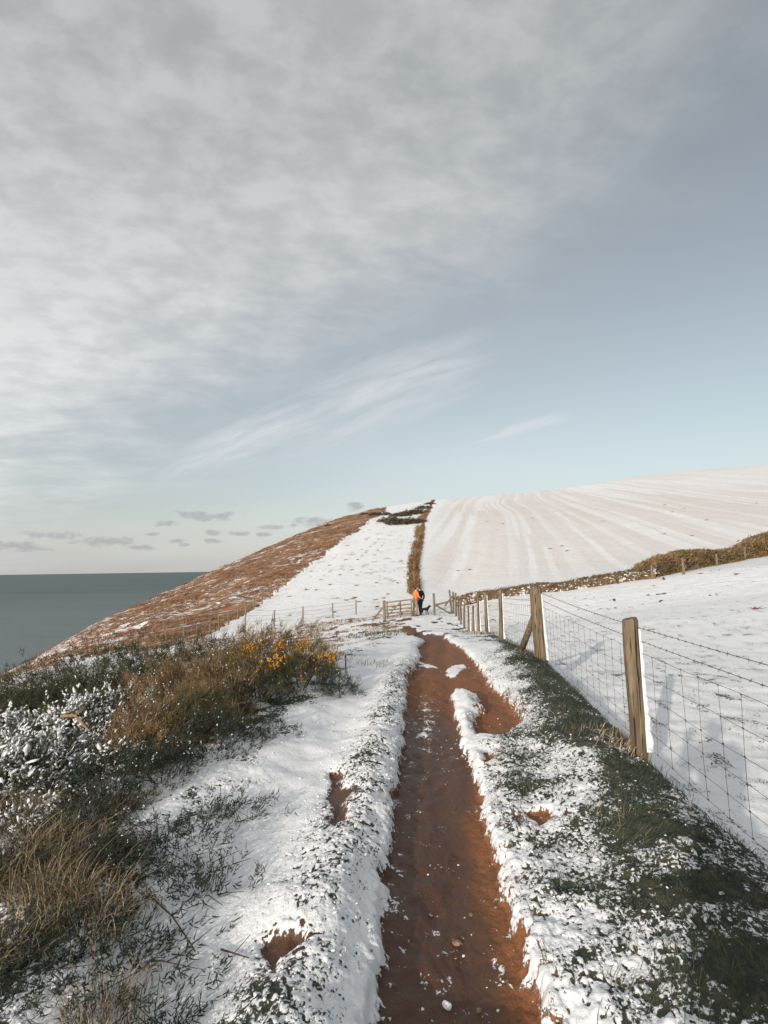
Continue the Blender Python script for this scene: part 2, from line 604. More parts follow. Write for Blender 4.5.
def detail(x, y):
    """fine relief and surface masks at plan points: dz, and a dict of attributes"""
    r = np.hypot(x, y)
    u, s = us(x, y)
    uf = np.interp(s, UF[:, 0], UF[:, 1]); ur = u - uf
    zz = height(x, y)
    px, py = project(x, y, zz)
    front = (y > .3)
    nearm = (r < 45) & front
    sd = np.full(x.shape, 5.0); isl = np.full(x.shape, 5.0); sd2 = np.full(x.shape, 5.0)
    idx = np.where((r < 40) & (np.abs(u + .3) < 3.0) & (y > -3))[0]
    xx, yy = x[idx], y[idx]
    w1 = (fbm(xx * 7, yy * 7, 3, 3) - .5) * .11 + (fbm(xx * 26, yy * 26, 2, 4) - .5) * .05
    sd[idx] = poly_sd(xx, yy, MUD) + w1 - .03
    m2 = np.full(xx.shape, 5.0)
    for p in MUD2: m2 = np.minimum(m2, poly_sd(xx, yy, p))
    sd2[idx] = m2 + w1 * .6
    m3 = np.full(xx.shape, 5.0)
    for p in ISL: m3 = np.minimum(m3, poly_sd(xx, yy, p))
    isl[idx] = m3 + w1 * 1.7
    # ---- snow cover near
    lf = fbm(x * 1.3, y * 1.3, 3, 21) - .5
    lf2 = fbm(x * 4.0, y * 4.0, 3, 22) - .5
    cov = np.full(x.shape, 1.12)
    e0 = np.interp(s, [0, 2, 4, 7, 12, 20], [-1.2, -1.12, -.92, -.72, -.62, -.55])
    bank = sst(e0, e0 + .40, ur + lf * .5) * (1 - sst(-.06, .16, ur + lf2 * .12)) * (1 - .55 * sst(13, 19, s)) * (1 - sst(26, 32, s))
    topn = np.interp(s, [0, 1.8, 3.2, 4.6, 8, 14], [.26, .30, .56, .46, .24, .3])
    cov = cov - bank * (1.14 - topn * 1.05 * sst(.34, .62, fbm(x * 3.6 + 7, y * 3.6, 4, 23)) - .3 * lf2)
    mixz = np.clip((ur - e0 + .55) / .75, 0, 1) * (1 - sst(-.1, .1, ur)) * front
    cov = cov - (.60 + 1.0 * lf2 + 1.1 * lf) * mixz * (1 - sst(9, 14, s)) * (1 - bank)
    ridge = np.exp(-((u + .66) / .26) ** 2) * (1 - sst(9, 13, s)) * front
    cov = cov - ridge * (.46 + .7 * lf2)
    rsn = np.exp(-((u - .5) / .22) ** 2) * (1 - sst(8, 12, s))
    cov = cov - rsn * (.30 + 1.0 * lf2)
    left = sst(-1.22, -1.75, u + lf * .7) * (r < 42)
    cov = cov - left * (.40 + 1.6 * lf + 1.8 * lf2) * (1 - .75 * sst(10, 13, s))
    gor = sst(-2.6, -3.4, u + lf) * sst(4.6, 5.6, s) * (1 - sst(9.5, 12.5, s))
    cov = cov - gor * .85
    mid = sst(-.9, -2.2, u) * sst(11, 15, s) * (r < 42)
    cov = cov - mid * .17 * (.6 + 3 * lf)
    rough = sst(12, 16, s) * (1 - sst(35, 39, r)) * (ur < .1)
    cov = cov - rough * .75 * sst(.54, .70, fbm(x * 2.3, y * 1.7, 3, 24))
    # field over the fence: a few turf specks only
    fld = sst(0, .4, ur)
    cov = np.where(ur > .2, 1.02 + (.6 * lf2 + .45 * lf) * fld - .35 * sst(.62, .74, fbm(x * 5, y * 3.5, 2, 45)), cov)
    # ---- mud
    mud = np.zeros(x.shape)
    msd = np.minimum(sd, sd2)
    inm = 1 - sst(-.025, .03, msd)
    mud = (1 - sst(.02, .14, msd))
    flk = fbm(x * 15, y * 15, 3, 33)
    fleck = np.exp(-(((px - 427) / 11) ** 2 + ((py - 715) / 26) ** 2)) * .42 + .10 * sst(840, 960, py) + .13 * np.exp(-(((px - 397) / 9) ** 2))
    covm = -.36 + np.where(front, fleck, 0) * 1.6 + .3 * (flk - .5) + 1.0 * sst(.58, .68, fbm(x * 13, y * 13, 3, 34)) * (.42 + .22 * sst(-.16, -.03, msd)) * (r < 30)
    covm = np.maximum(covm, 1.1 - 1.5 * sst(-.03, .03, isl))
    cov = cov * (1 - inm) + covm * inm
    # ---- far masks
    far = sst(20, 34, r)
    hill = (r > 40)
    yb = np.interp(px, BR_X, BR_Y) + (fbm(x * .22, y * .22, 3, 44) - .5) * 7
    hill2 = hill | ((r > 27) & (u < -11))
    brown = ((py < yb) & (px < 388.5) & hill2 & front) | (hill & front & (px < 60)) | (hill & ~front & (u < -10))
    edge = sst(0, 5, yb - py) * brown
    brown = np.where(brown, 1.0, 0.0)
    bn = fbm(x * .08, y * .08, 3, 41) - .5
    lowfr = sst(600, 650, py) * (1 - sst(95, 160, px))
    cov = np.where(brown > .5, .25 + .34 * bn + .22 * lowfr + .1 * np.exp(-((py - 600) / 30) ** 2), cov)
    hx = np.interp(py, HL_Y, HL_X)
    hw = np.interp(py, [500, 520, 586], [1.2, 1.4, 1.5]) * (.5 + 1.0 * vn(x * .35, y * .12, 46))
    hl = (1 - sst(hw * .7, hw * 1.5, np.abs(px - hx - .6))) * hill * front * (py > 499) * (py < 604)
    brown = np.maximum(brown, hl)
    cov = np.where(hl > .02, cov * (1 - hl) + hl * -.1, cov)
    fringe = np.exp(-((px - hx + 5) / 3.0) ** 2) * hill * front * (py > 520) * (py < 590)
    cov = cov - fringe * .55
    strip = hill & front & (px < hx - 2) & (brown < .5)
    cov = np.where(strip & (fringe < .05), .98 + .22 * (fbm(x * .3, y * .3, 3, 43) - .5), cov)
    brown = np.maximum(brown, .65 * np.clip(mid, 0, 1) * (1 - hill))
    # ---- drill lines on the far field
    w = x * math.cos(DIR) - y * math.sin(DIR); al = x * math.sin(DIR) + y * math.cos(DIR)
    field = hill & front & (px > hx + 2) & (brown < .5)
    wob = (fbm(al * .011, w * .02, 2, 50) - .5) * 6.5
    l1 = vn((w + wob) / .95, al / 55, 51); l2 = vn((w + wob) / 4.3, al / 90, 52); l3 = fbm(x * .02, y * .02, 3, 53)
    l4 = vn((w + wob) / .62, al / 80, 55)
    line = np.clip(sst(.52, .74, l1 * .55 + l2 * .25 + l4 * .3) + .55 * sst(.80, .97, np.cos((w + wob * .6) * 2 * np.pi / 6.4)), 0, 1)
    stripe = np.where(field, np.clip(.56 + .55 * (l3 - .5) - .48 * line + .16 * (vn((w + wob) / .9, al / 40, 54) - .5), 0, .85), 0.0)
    stripe = .80 * stripe * sst(3, 26, px - hx) * sst(41, 60, r)
    cov = np.where(field, 1.25, cov)
    tuft = np.where(strip, sst(.74, .84, vn(x * 1.9, y * 1.5, 61)) * .45 * sst(.5, .62, fbm(x * .2, y * .2, 2, 62)), 0.0)
    # ---- relief
    n1 = fbm(x * 9, y * 9, 3, 71) - .5; n2 = fbm(x * 22, y * 22, 2, 72) - .5; n3 = fbm(x * 2.4, y * 2.4, 3, 73) - .5
    bil = .5 * np.abs(2 * vn(x * 19 + n3 * 2, y * 19, 74) - 1) + .5 * np.abs(2 * vn(x * 41, y * 41 + n3 * 3, 75) - 1)
    tuss = np.clip(.10 + .35 * (ur > .3) + ridge + mixz + bank + rsn + left * .7, 0, 1.3)
    fade = 1 - sst(24, 40, r)
    dz = (n3 * .07 + (n1 * .020 + n2 * .009 + (bil - .3) * .014) * tuss) * fade * (1 - inm)
    thick = sst(-.02, .05, msd)
    dz = dz - (.100 * (1 - thick) + .05 * (1 - sst(-.02, .25, msd))) * (r < 40) * np.where(sd2 < sd, .38, 1.0)
    rut = np.exp(-(((u - .0) - .03 - .05 * np.sin(s * .9)) / .13) ** 2)
    crk = (1 - sst(.02, .30, bil)) * (r < 30)
    cov = cov - (1 - inm) * crk * np.clip(.05 + 1.0 * ridge + 1.1 * mixz + .75 * rsn + .8 * left + .5 * bank, 0, 1.2) * (.55 + .9 * (fbm(x * 3.1, y * 3.1, 2, 76) - .35))
    dz = dz + inm * (-.03 * rut + (fbm(x * 4, y * 2, 3, 81) - .5) * .040 + (fbm(x * 24, y * 24, 2, 82) - .5) * .006)
    fp = np.zeros(x.shape)
    ki = np.where((np.abs(u + .05) < .6) & (s > 1) & (s < 14))[0]
    rr_ = np.random.default_rng(5)
    for k in range(30):
        fs = 1.5 + k * .41 + rr_.uniform(-.08, .08); fu = -.02 + (.10 if k % 2 else -.12) + rr_.uniform(-.05, .05); fa = rr_.uniform(-.2, .2)
        du = (u[ki] - fu) + (s[ki] - fs) * fa; ds = s[ki] - fs
        q = np.sqrt((du / .055) ** 2 + (ds / .145) ** 2)
        fp[ki] += -.0065 * (1 - sst(.55, 1.25, q)) + .003 * np.exp(-((q - 1.35) / .3) ** 2)
    dz = dz + inm * (fp + (fbm(x * 11, y * 9, 3, 83) - .5) * .022)
    dz = dz + inm * sst(.3, .9, cov) * .02
    dz = dz + hill * (fbm(x * .5, y * .5, 3, 91) - .5) * np.where(brown > .5, .9, .12) * sst(42, 60, r)
    wet = (1 - sst(.06, .32, u + .05 * np.sin(s * 2.1))) * (1 - .75 * sst(5.5, 8, s)) + .35 * sst(12, 20, s)  # wet ruts, plus the left bank's shade painted into the mud colour
    return dz, dict(wet=wet, cov=cov, mud=np.clip(mud, 0, 1), brown=brown, far=far, stripe=stripe, tuft=tuft, msd=msd, bank=bank, left=left)


def surf(x, y):
    x = np.asarray(x, float).ravel(); y = np.asarray(y, float).ravel()
    dz, A = detail(x, y)
    return height(x, y) + dz, A


def sg(x, y):
    return float(surf([x], [y])[0][0])


def build_ground():
    az = np.concatenate([np.linspace(-180, -60, 50, endpoint=False), np.linspace(-60, -38, 60, endpoint=False), np.linspace(-38, 40, 580, endpoint=False),
                         np.linspace(40, 65, 60, endpoint=False), np.linspace(65, 180, 48, endpoint=False)])
    r = [.12, .4, .7, 1.0]
    while r[-1] < 900:
        q = r[-1]
        r.append(q * (1.05 if q < 1.3 else 1.0046 if q < 6 else 1.0075 if q < 12 else 1.014 if q < 300 else 1.06))
    r = np.array(r)
    A, R = np.meshgrid(np.radians(az), r)
    x = (R * np.sin(A)).ravel(); y = (R * np.cos(A)).ravel()
    z, at_ = surf(x, y)
    nA, nR = len(az), len(r)
    i = np.arange(nR - 1)[:, None] * nA; j = np.arange(nA)[None]; j2 = (j + 1) % nA
    quads = np.stack([i + j, i + nA + j, i + nA + j2, i + j2], -1).reshape(-1, 4)[:, ::-1]
    verts = np.stack([x, y, z], -1)
    verts = np.concatenate([verts, [[0, 0, float(z[:nA].mean())]]])
    tri = np.stack([np.arange(nA), np.full(nA, len(verts) - 1), (np.arange(nA) + 1) % nA], -1)[:, ::-1]
    o = mk('ground', verts, [quads, tri], GM, None, True)
    for k in ('cov', 'mud', 'brown', 'far', 'stripe', 'tuft', 'wet'):
        a = o.data.attributes.new(k, 'FLOAT', 'POINT')
        a.data.foreach_set('value', np.append(at_[k], at_[k][0]).astype(np.float32))
    tag(o, kind='structure')
    return o


build_ground()

# ------------------------------------------------------------------ sea
def sea():
    m, nt, b = newmat('sea'); g = NT(nt)
    tc = g.n('ShaderNodeTexCoord'); P = tc.outputs['Object']
    n1 = g.noise(g.mapping(P, (.02, .05, 1), (0, 0, rad(15))), 1.0, 5, .6)
    n2 = g.noise(g.mapping(P, (.0012, .006, 1)), 1.0, 4, .6)
    c = g.mix(g.ramp(n2, .35, .65), (.062, .098, .102), (.088, .128, .130))
    shal = g.math('MULTIPLY', g.ramp(g.vmath('LENGTH', P), 2400, 250), g.ramp(n1, .25, .7, .45, 1.0))  # sky's reflection on the nearer water, painted into the base colour
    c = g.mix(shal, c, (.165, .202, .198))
    c = g.mix(g.math('MULTIPLY', g.ramp(n1, .45, .7), .25), c, (.06, .08, .08))
    g.link(c, b.inputs['Base Color'])
    b.inputs['Roughness'].default_value = .55; b.inputs['Specular IOR Level'].default_value = .22
    n3 = g.noise(g.mapping(P, (.08, .25, 1), (0, 0, rad(15))), 1.0, 4, .6)
    g.link(g.bump(n3, .8, 1.5), b.inputs['Normal'])
    S = 42000
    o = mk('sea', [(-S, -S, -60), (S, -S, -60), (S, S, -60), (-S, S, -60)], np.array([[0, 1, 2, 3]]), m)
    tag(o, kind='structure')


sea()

# ------------------------------------------------------------------ shared materials
SNOW = snow_mat()
POST = wood_mat('post_wood', (.245, .182, .115), (.110, .080, .052))
PALE = wood_mat('pale_wood', (.30, .235, .155), (.16, .125, .08))
GREYW = wood_mat('grey_wood', (.30, .26, .21), (.14, .12, .10))
WIRE = plain_mat('wire', (.15, .135, .115), .6, .3, 30, .5)
GREEN = foliage_mat('gorse_green', [(0, (.022, .030, .019)), (.35, (.058, .066, .036)), (.7, (.135, .122, .062)), (1, (.27, .20, .105))], tone=True)
DARKG = foliage_mat('gorse_dark', [(0, (.012, .020, .018)), (.5, (.036, .050, .040)), (1, (.095, .105, .065))], tone=True)
BROWNG = foliage_mat('gorse_brown', [(0, (.075, .055, .030)), (.35, (.17, .118, .062)), (.7, (.34, .225, .115)), (1, (.52, .38, .22))], tone=True)
HEDGE = foliage_mat('hedge_leaves', [(0, (.052, .042, .022)), (.35, (.12, .088, .042)), (.7, (.235, .145, .070)), (1, (.36, .24, .13))], noise_scale=.35)
FLOWER = foliage_mat('gorse_flower', [(0, (.26, .11, .02)), (.5, (.48, .22, .035)), (1, (.60, .33, .08))])
SCRUB = foliage_mat('hill_scrub', [(0, (.036, .030, .018)), (.5, (.095, .070, .036)), (1, (.19, .125, .065))], tone=True)
STEM = plain_mat('gorse_stem', (.055, .038, .025), .9)
STRAW = foliage_mat('straw', [(0, (.035, .030, .020)), (.35, (.155, .115, .065)), (.7, (.33, .25, .15)), (1, (.54, .45, .31))])
TURF = foliage_mat('turf', [(0, (.016, .027, .024)), (.45, (.045, .062, .048)), (.8, (.095, .105, .066)), (1, (.27, .21, .12))], noise_scale=3)
BRACK = foliage_mat('bracken', [(0, (.075, .036, .018)), (.45, (.18, .090, .042)), (.8, (.30, .17, .085)), (1, (.44, .31, .19))], noise_scale=.2)
STONE = plain_mat('stone', (.24, .15, .095), .8, .4, 25, bump=.5)

# ------------------------------------------------------------------ fences
def norm(v): return v / np.linalg.norm(v)


def px_height(base, px, py):
    """height of a vertical thing on base whose top is seen at row py"""
    d = pix_dir(px, py)
    t = (base[:2] @ fwd[:2]) / (d[:2] @ fwd[:2]) if False else base[1] / d[1]
    top = d * t
    return EYE + top[2] - base[2], top[0] - base[0]


def round_post(h, rad_, lean, seed, below=.25):
    rs = np.random.default_rng(seed)
    mb = MB(); seg = 14; nz = 15
    V = []; Fc = []
    ph = rs.uniform(0, 6.28)
    for i in range(nz + 1):
        z = -below + (h + below) * i / nz
        f = z / h
        rr = rad_ * (1.06 - .10 * f)
        cx = lean[0] * f + .010 * math.sin(f * 5 + ph); cy = lean[1] * f + .008 * math.cos(f * 4 + ph)
        for k in range(seg):
            a = 2 * math.pi * k / seg
            q = rr * (1 + .07 * math.sin(3 * a + ph + f * 1.5) + .05 * (rs.random() - .5))
            V.append((cx + q * math.cos(a), cy + q * math.sin(a), z))
    for i in range(nz):
        for k in range(seg):
            k2 = (k + 1) % seg
            Fc.append([i * seg + k, i * seg + k2, (i + 1) * seg + k2, (i + 1) * seg + k])
    b = nz * seg
    # slightly bevelled, tilted saw cut on top
    for k in range(seg):
        a = 2 * math.pi * k / seg
        v = V[b + k]
        V.append((lean[0] + (v[0] - lean[0]) * .86, lean[1] + (v[1] - lean[1]) * .86, h + .012 + .012 * math.cos(a)))
    for k in range(seg):
        k2 = (k + 1) % seg
        Fc.append([b + k, b + k2, b + seg + k2, b + seg + k])
    V.append((lean[0], lean[1], h + .014)); c = len(V) - 1
    for k in range(seg): Fc.append([b + seg + k, b + seg + (k + 1) % seg, c])
    mb.add(V, Fc)
    return mb


def crust(h, r, lean, side, seed, h0=.02, wid=.55):
    """wind-packed snow down one side of a post"""
    rs = np.random.default_rng(seed)
    V = []; Fc = []; nz = 26; na = 7
    for i in range(nz + 1):
        f = h0 + (1.0 - h0 - .05) * i / nz
        t = (.016 + .014 * rs.random()) * (1.0 + 1.3 * (1 - f) ** 3) * min(1, (1.02 - f) * 9)
        for k in range(na):
            a = side + (k / (na - 1) - .5) * 2 * wid
            e = 1 - abs(k / (na - 1) - .5) * 2
            q = r * (1.04 - .08 * f) + .002 + t * min(1, e * 2.2)
            V.append((lean[0] * f + q * math.cos(a), lean[1] * f + q * math.sin(a), h * f))
    for i in range(nz):
        for k in range(na - 1):
            Fc.append([i * na + k, i * na + k + 1, (i + 1) * na + k + 1, (i + 1) * na + k])
    mb = MB(); mb.add(V, Fc)
    return mb


FENCE = thing('wire_fence', 'wooden post and wire mesh fence with two barbed strands beside the muddy track', 'fence', (0, 0, 0))
# bottom pixel, top pixel, radius
PP = [((640, 765), (630.5, 620), .066), ((541, 664), (535.5, 589), .100), ((501.8, 639), (500.2, 590), .055), ((487.3, 630), (485, 592.5), .055), ((479, 630), (478, 599.5), .05),
      ((474, 630.5), (473, 606), .05), ((469, 631), (468.5, 606), .05), ((464.5, 628), (464, 604), .05), ((461, 624), (460.5, 600), .05), ((458.6, 620), (458.2, 598), .05), ((456, 615.5), (455.6, 593), .055), ((453.4, 612), (453, 592), .055)]
posts = []
for (b, t, r) in PP:
    d0 = None
    base = at(*b)
    posts.append([base, b, t, r])
SF = [4.9, 9.5, 15.4, 20.2, 22.2, 24.6, 26.6, 28.4, 30.0, 31.5, 33.0, 34.4]
post_xyz = []
for i, (base, b, t, r) in enumerate(posts):
    # keep the measured row of the fence, the pixel only sets where along it
    sv = SF[i]
    Z = sv
    for _ in range(6):
        x = (b[0] - 384) / F * Z
        z = ground(x, Z)
        # solve column exactly for roll
        qx, qy = project(x, Z, z)
        x += (b[0] - qx) / F * Z
    z = ground(x, Z)
    p = np.array([x, Z, z])
    h, lx = px_height(p, *t)
    h = float(np.clip(h, .95, 1.45))
    post_xyz.append((p, h, lx, r))
# two more posts of the row, one beside and one behind the viewpoint
for s_ in (.25, -4.6):
    x, y = xy(1.67, s_)
    post_xyz.insert(0, (np.array([x, y, ground(x, y)]), 1.2, -.03, .062))
for i, (p, h, lx, r) in enumerate(post_xyz):
    lean = (float(np.clip(lx, -.16, .05)), .01)
    po = round_post(h, r, lean, 100 + i).build('post', POST, FENCE, True, tuple(p))
    if i < 9:
        crust(h * .985, r, lean, rad(-12), 200 + i, wid=.62 if i < 4 else .5).build('snow_crust', SNOW, po, True)


def rowpt(i, hh, off=.07):
    """a wire's fixing on post i at height hh: on the field side"""
    p, h, lx, r = post_xyz[i]
    k = hh / 1.2
    lean = float(np.clip(lx, -.16, .05))
    return p + np.array([lean * k + r * .95 + .002, 0.0, hh * h / 1.2])


bw = MB(); wm = MB()
NEARP = 6
for hh in (1.13, 1.01):
    for i in range(len(post_xyz) - 1):
        a, c = rowpt(i, hh), rowpt(i + 1, hh)
        n = 10 if i < NEARP else 3
        pts = [a + (c - a) * k / n - np.array([0, 0, .018 * math.sin(math.pi * k / n)]) for k in range(n + 1)]
        bw.tube(pts, .0024 if i < 4 else .004, 5, False)
        if i < 5:
            L = np.linalg.norm(c - a); q = int(L / .115)
            for k in range(1, q):
                t = k / q
                m = a + (c - a) * t - np.array([0, 0, .018 * math.sin(math.pi * t)])
                for _ in range(2):
                    dv = norm(np.array([random.uniform(-1, 1), random.uniform(-.5, .5), random.uniform(-1, 1)])) * .016
                    bw.tube([m - dv, m + dv], [.0013, .0013], 3, False)
                dd = norm(c - a) * .008
                bw.tube([m - dd, m + dd], .0042, 5, True)
MH = [.90, .70, .53, .37, .22, .07]
for i in range(len(post_xyz) - 1):
    if i >= 9: break
    for hh in MH:
        a, c = rowpt(i, hh), rowpt(i + 1, hh)
        n = 12
        pts = [a + (c - a) * k / n + np.array([random.uniform(-.011, .011), 0, -.012 * math.sin(math.pi * k / n) + random.uniform(-.008, .008)]) for k in range(n + 1)]
        wm.tube(pts, .0018 if i < 3 else .0026, 4, False)
    L = np.linalg.norm(post_xyz[i + 1][0] - post_xyz[i][0])
    q = max(2, int(round(L / .27)))
    for k in range(1, q):
        t = k / q
        col = []
        bow = random.uniform(-.022, .022); sl = random.uniform(-.02, .02)
        dirv = norm(post_xyz[i + 1][0] - post_xyz[i][0])
        for j, hh in enumerate(MH):
            a, c = rowpt(i, hh), rowpt(i + 1, hh)
            f = j / 5
            m = a + (c - a) * t - np.array([0, 0, .012 * math.sin(math.pi * t)]) + dirv * (bow * math.sin(math.pi * f) + sl * f)
            col.append(m)
            if i < 4:
                wm.tube([m - dirv * .007, m + dirv * .007], .0050, 5, True)
        wm.tube(col, .0016 if i < 4 else .0024, 4, False)
bw.build('barbed_wire', WIRE, FENCE)
wm.build('wire_mesh', WIRE, FENCE)
# leaning strut against the thick post
p2, h2, lx2, r2 = post_xyz[3]
ax = at(521, 655)
mb = MB()
foot = np.array([p2[0] + .04, p2[1] + 1.35, ground(p2[0] + .1, p2[1] + 1.35) - .12])
foot = np.array([p2[0] - .10, p2[1] + 1.15, 0]); foot[2] = ground(foot[0], foot[1]) - .12
mb.tube([foot, foot * .5 + (p2 + np.array([-.06, .09, h2 * .60])) * .5, p2 + np.array([-.05, .08, h2 * .62])], [.062, .058, .055], 10, True, .08)
mb.build('strut', POST, FENCE, True)


def stake_row(name, label, pts, hs, r, mat, wires, group=None, wr=.006, rail=None):
    """a far fence: posts and wires"""
    root = thing(name, label, 'fence', tuple(pts[0]), 0, group)
    p0 = np.array(pts[0])
    for p, h in zip(pts, hs):
        mb = MB()
        lx = random.uniform(-.05, .05)
        mb.tube([(0, 0, -.3), (lx * .5, 0, h * .5), (lx, random.uniform(-.04, .04), h)], [r * 1.05, r, r * .92], 7, True, .1)
        mb.build('post', mat, root, False, tuple(np.array(p) - p0))
    mb = MB()
    for w in wires:
        for i in range(len(pts) - 1):
            a = np.array(pts[i]) - p0 + (0, 0, hs[i] * w); c = np.array(pts[i + 1]) - p0 + (0, 0, hs[i + 1] * w)
            mb.tube([a, (a + c) / 2 - (0, 0, .03), c], wr, 4, False)
    if wires: mb.build('wire', WIRE, root)
    return root


def far_posts(bpx, tops):
    P, H = [], []
    for (b, t) in zip(bpx, tops):
        p = at(*b); h, _ = px_height(p, b[0], t)
        P.append(p); H.append(float(np.clip(h, .7, 2.6)))
    return P, H


P, H = far_posts([(245, 634), (274, 626), (303, 622), (333, 618), (356, 614.5)], [608, 610, 606.5, 603, 600])
stake_row('stake_fence', 'row of thin grey stakes along the foot of the snowy strip left of the gate', P, H, .045, GREYW, (.95, .7, .45), wr=.007)
xs = np.array([165, 184, 197, 210, 219, 228.5, 238, 246, 254, 262, 270, 278, 286, 295, 303, 312, 320, 329, 337, 345, 353, 361, 369])
ysb = np.interp(xs, BR_X, BR_Y) + 1
P, H = far_posts(list(zip(xs, ysb)), ysb - np.interp(xs, [165, 240, 300, 369], [17, 13, 10, 6.5]))
stake_row('hillside_fence', 'fence of many thin stakes running up between the bracken and the snowy strip', P, H, .06, PALE, (.9, .5), wr=.009)
P, H = far_posts([(652.5, 579), (683.5, 574.5), (717, 566), (745, 560)], [565, 558, 554, 547])
stake_row('hedge_fence', 'few pale posts standing in front of the brown green hedge on the right', P, H, .075, PALE, (.8, .45), wr=.008)


# ------------------------------------------------------------------ gate and rails at the end of the track
def wood_post(name, label, px, Z, h, r, lean=(0, 0), group='posts by the gate'):
    p = at_depth(px, Z)
    mb = MB()
    mb.tube([(0, 0, -.3), (lean[0] * .5, lean[1] * .5, h * .5), (lean[0], lean[1], h)], [r * 1.05, r, r * .95], 8, True, .08)
    o = mb.build(name, PALE, None, False, tuple(p))
    tag(o, label, 'post', group)
    return o


ZG = 33.4
ga, gb = at_depth(383.5, ZG), at_depth(411, ZG)
wood_post('gate_post', 'stout wooden post holding up the left end of the gate', 383, ZG, 1.12, .085, (-.02, 0))
wood_post('gate_post', 'thin wooden post at the right end of the gate next to the person in orange', 412, ZG + .2, 1.15, .06, (.02, 0))
wood_post('rail_post', 'leaning wooden post just right of the two walkers', 432.5, 33.8, 1.30, .07, (-.03, 0))
wood_post('rail_post', 'tallest wooden post where the wire fence meets the far rails', 449.5, 34.6, 1.42, .06, (-.12, 0))
gate = thing('field_gate', 'low wooden gate of horizontal rails across the left of the track end', 'gate', tuple(ga))
L = np.linalg.norm(gb - ga)
for k, hh in enumerate((.16, .34, .53, .74, .98)):
    mb = MB(); mb.beam((.06, .05, hh + random.uniform(-.01, .01)), (L - .06, .05, hh + (gb - ga)[2] + random.uniform(-.02, .02)), .035, .085)
    mb.build('rail', PALE, gate)
for f in (.08, .55, .95):
    mb = MB(); mb.box((L * f, .02, .56), (.085, .03, 1.02)); mb.build('stile', PALE, gate)
mb = MB(); mb.beam((.1, -.02, .18), (L * .55, -.02, .98), .03, .07); mb.build('brace', PALE, gate)
pa, pb = at_depth(433.5, 33.7), at_depth(450, 34.3)
rf = thing('rail_fence', 'broken wooden rails sloping down between the two posts right of the walkers', 'fence', tuple(pa))
d = pb - pa
mb = MB(); mb.beam((0, 0, .62), d + (0, 0, .78), .04, .10); mb.build('rail', PALE, rf)
mb = MB(); mb.beam((.02, -.06, .60), d * .85 + (0, -.1, .06), .04, .10); mb.build('rail', PALE, rf)
mb = MB(); mb.beam(d * .55 + (0, .02, .5), d + (.02, .02, 1.05), .04, .09); mb.build('rail', PALE, rf)
sa = at_depth(371, 33.2)
mb = MB(); mb.beam(np.array((0, 0, .06)), ga - sa + (-.06, 0, .78), .05, .10)
tag(mb.build('prop_rail', PALE, None, False, tuple(sa)), 'slanting wooden rail propped against the left gate post', 'rail')
# handrail poking out of the gorse
ha = at(183, 652)
hr = thing('hand_rail', 'grey wooden stile post with a sagging snowy rail behind the dark gorse', 'rail', tuple(ha))
sc_ = ha[1] / F
mb = MB(); mb.tube([(0, 0, -.4), (0, 0, 21 * sc_)], [.035, .03], 7); mb.build('post', GREYW, hr)
mb = MB(); mb.beam((-26 * sc_, .1, 9 * sc_), (2 * sc_, 0, 12 * sc_), .03, .05); mb.build('rail', GREYW, hr)
mb = MB(); mb.beam((0, 0, 12 * sc_), (16 * sc_, .1, 5 * sc_), .03, .05); mb.build('rail', GREYW, hr)
# thin lone stake in the gorse
st = at(345.5, 672)
mb = MB(); mb.tube([(0, 0, -.1), (.005, 0, .26)], [.016, .013], 6)
tag(mb.build('stake', GREYW, None, False, tuple(st)), 'short lone stake standing in the small dark gorse next to the track', 'stake')


# ------------------------------------------------------------------ hedges and banks
def in_tufts(n, P, h, lean, spread, width, seed, per=5, seg=2):
    rs = np.random.default_rng(seed)
    Q = np.repeat(P, per, 0) + np.concatenate([rs.normal(0, spread, (len(P) * per, 2)), np.zeros((len(P) * per, 1))], 1)
    hh = np.repeat(h, per) * rs.uniform(.5, 1.15, len(Q))
    ln = np.stack([rs.normal(lean[0], .45, len(Q)), rs.normal(lean[1], .45, len(Q)), np.zeros(len(Q))], -1)
    return blades(Q, hh, ln, np.full(len(Q), width), seg, rs)


def leafy(P, D, L, W, rs):
    """loose triangles: leaf sprays centred on P along D"""
    n = len(P)
    D = D / (np.linalg.norm(D, axis=1)[:, None] + 1e-9)
    s = np.cross(D, rs.normal(size=(n, 3))); s /= np.linalg.norm(s, axis=1)[:, None] + 1e-9
    a = P - D * (L * .5)[:, None]; b = P + D * (L * .5)[:, None]
    m = P - D * (L * .08)[:, None]
    V = np.stack([a, m + s * W[:, None], b, m - s * W[:, None]], 1).reshape(-1, 3)
    Fq = np.arange(n * 4).reshape(-1, 4)
    return V, Fq


def bank_mat():
    m, nt, b = newmat('bank_earth'); g = NT(nt)
    tc = g.n('ShaderNodeTexCoord'); P = tc.outputs['Object']
    n1 = g.noise(g.mapping(P, (1.1, 1.1, 2.2), (0, rad(35), 0)), 2.2, 5, .65, .5)
    n2 = g.noise(P, 7, 4)
    c = g.mix(g.ramp(n2, .35, .65), (.075, .045, .022), (.21, .13, .062))
    c = g.mix(g.ramp(n1, .53, .62), c, (.70, .71, .72))
    g.link(c, b.inputs['Base Color']); b.inputs['Roughness'].default_value = .9
    g.link(g.bump(n1, .8, .15), b.inputs['Normal'])
    return m


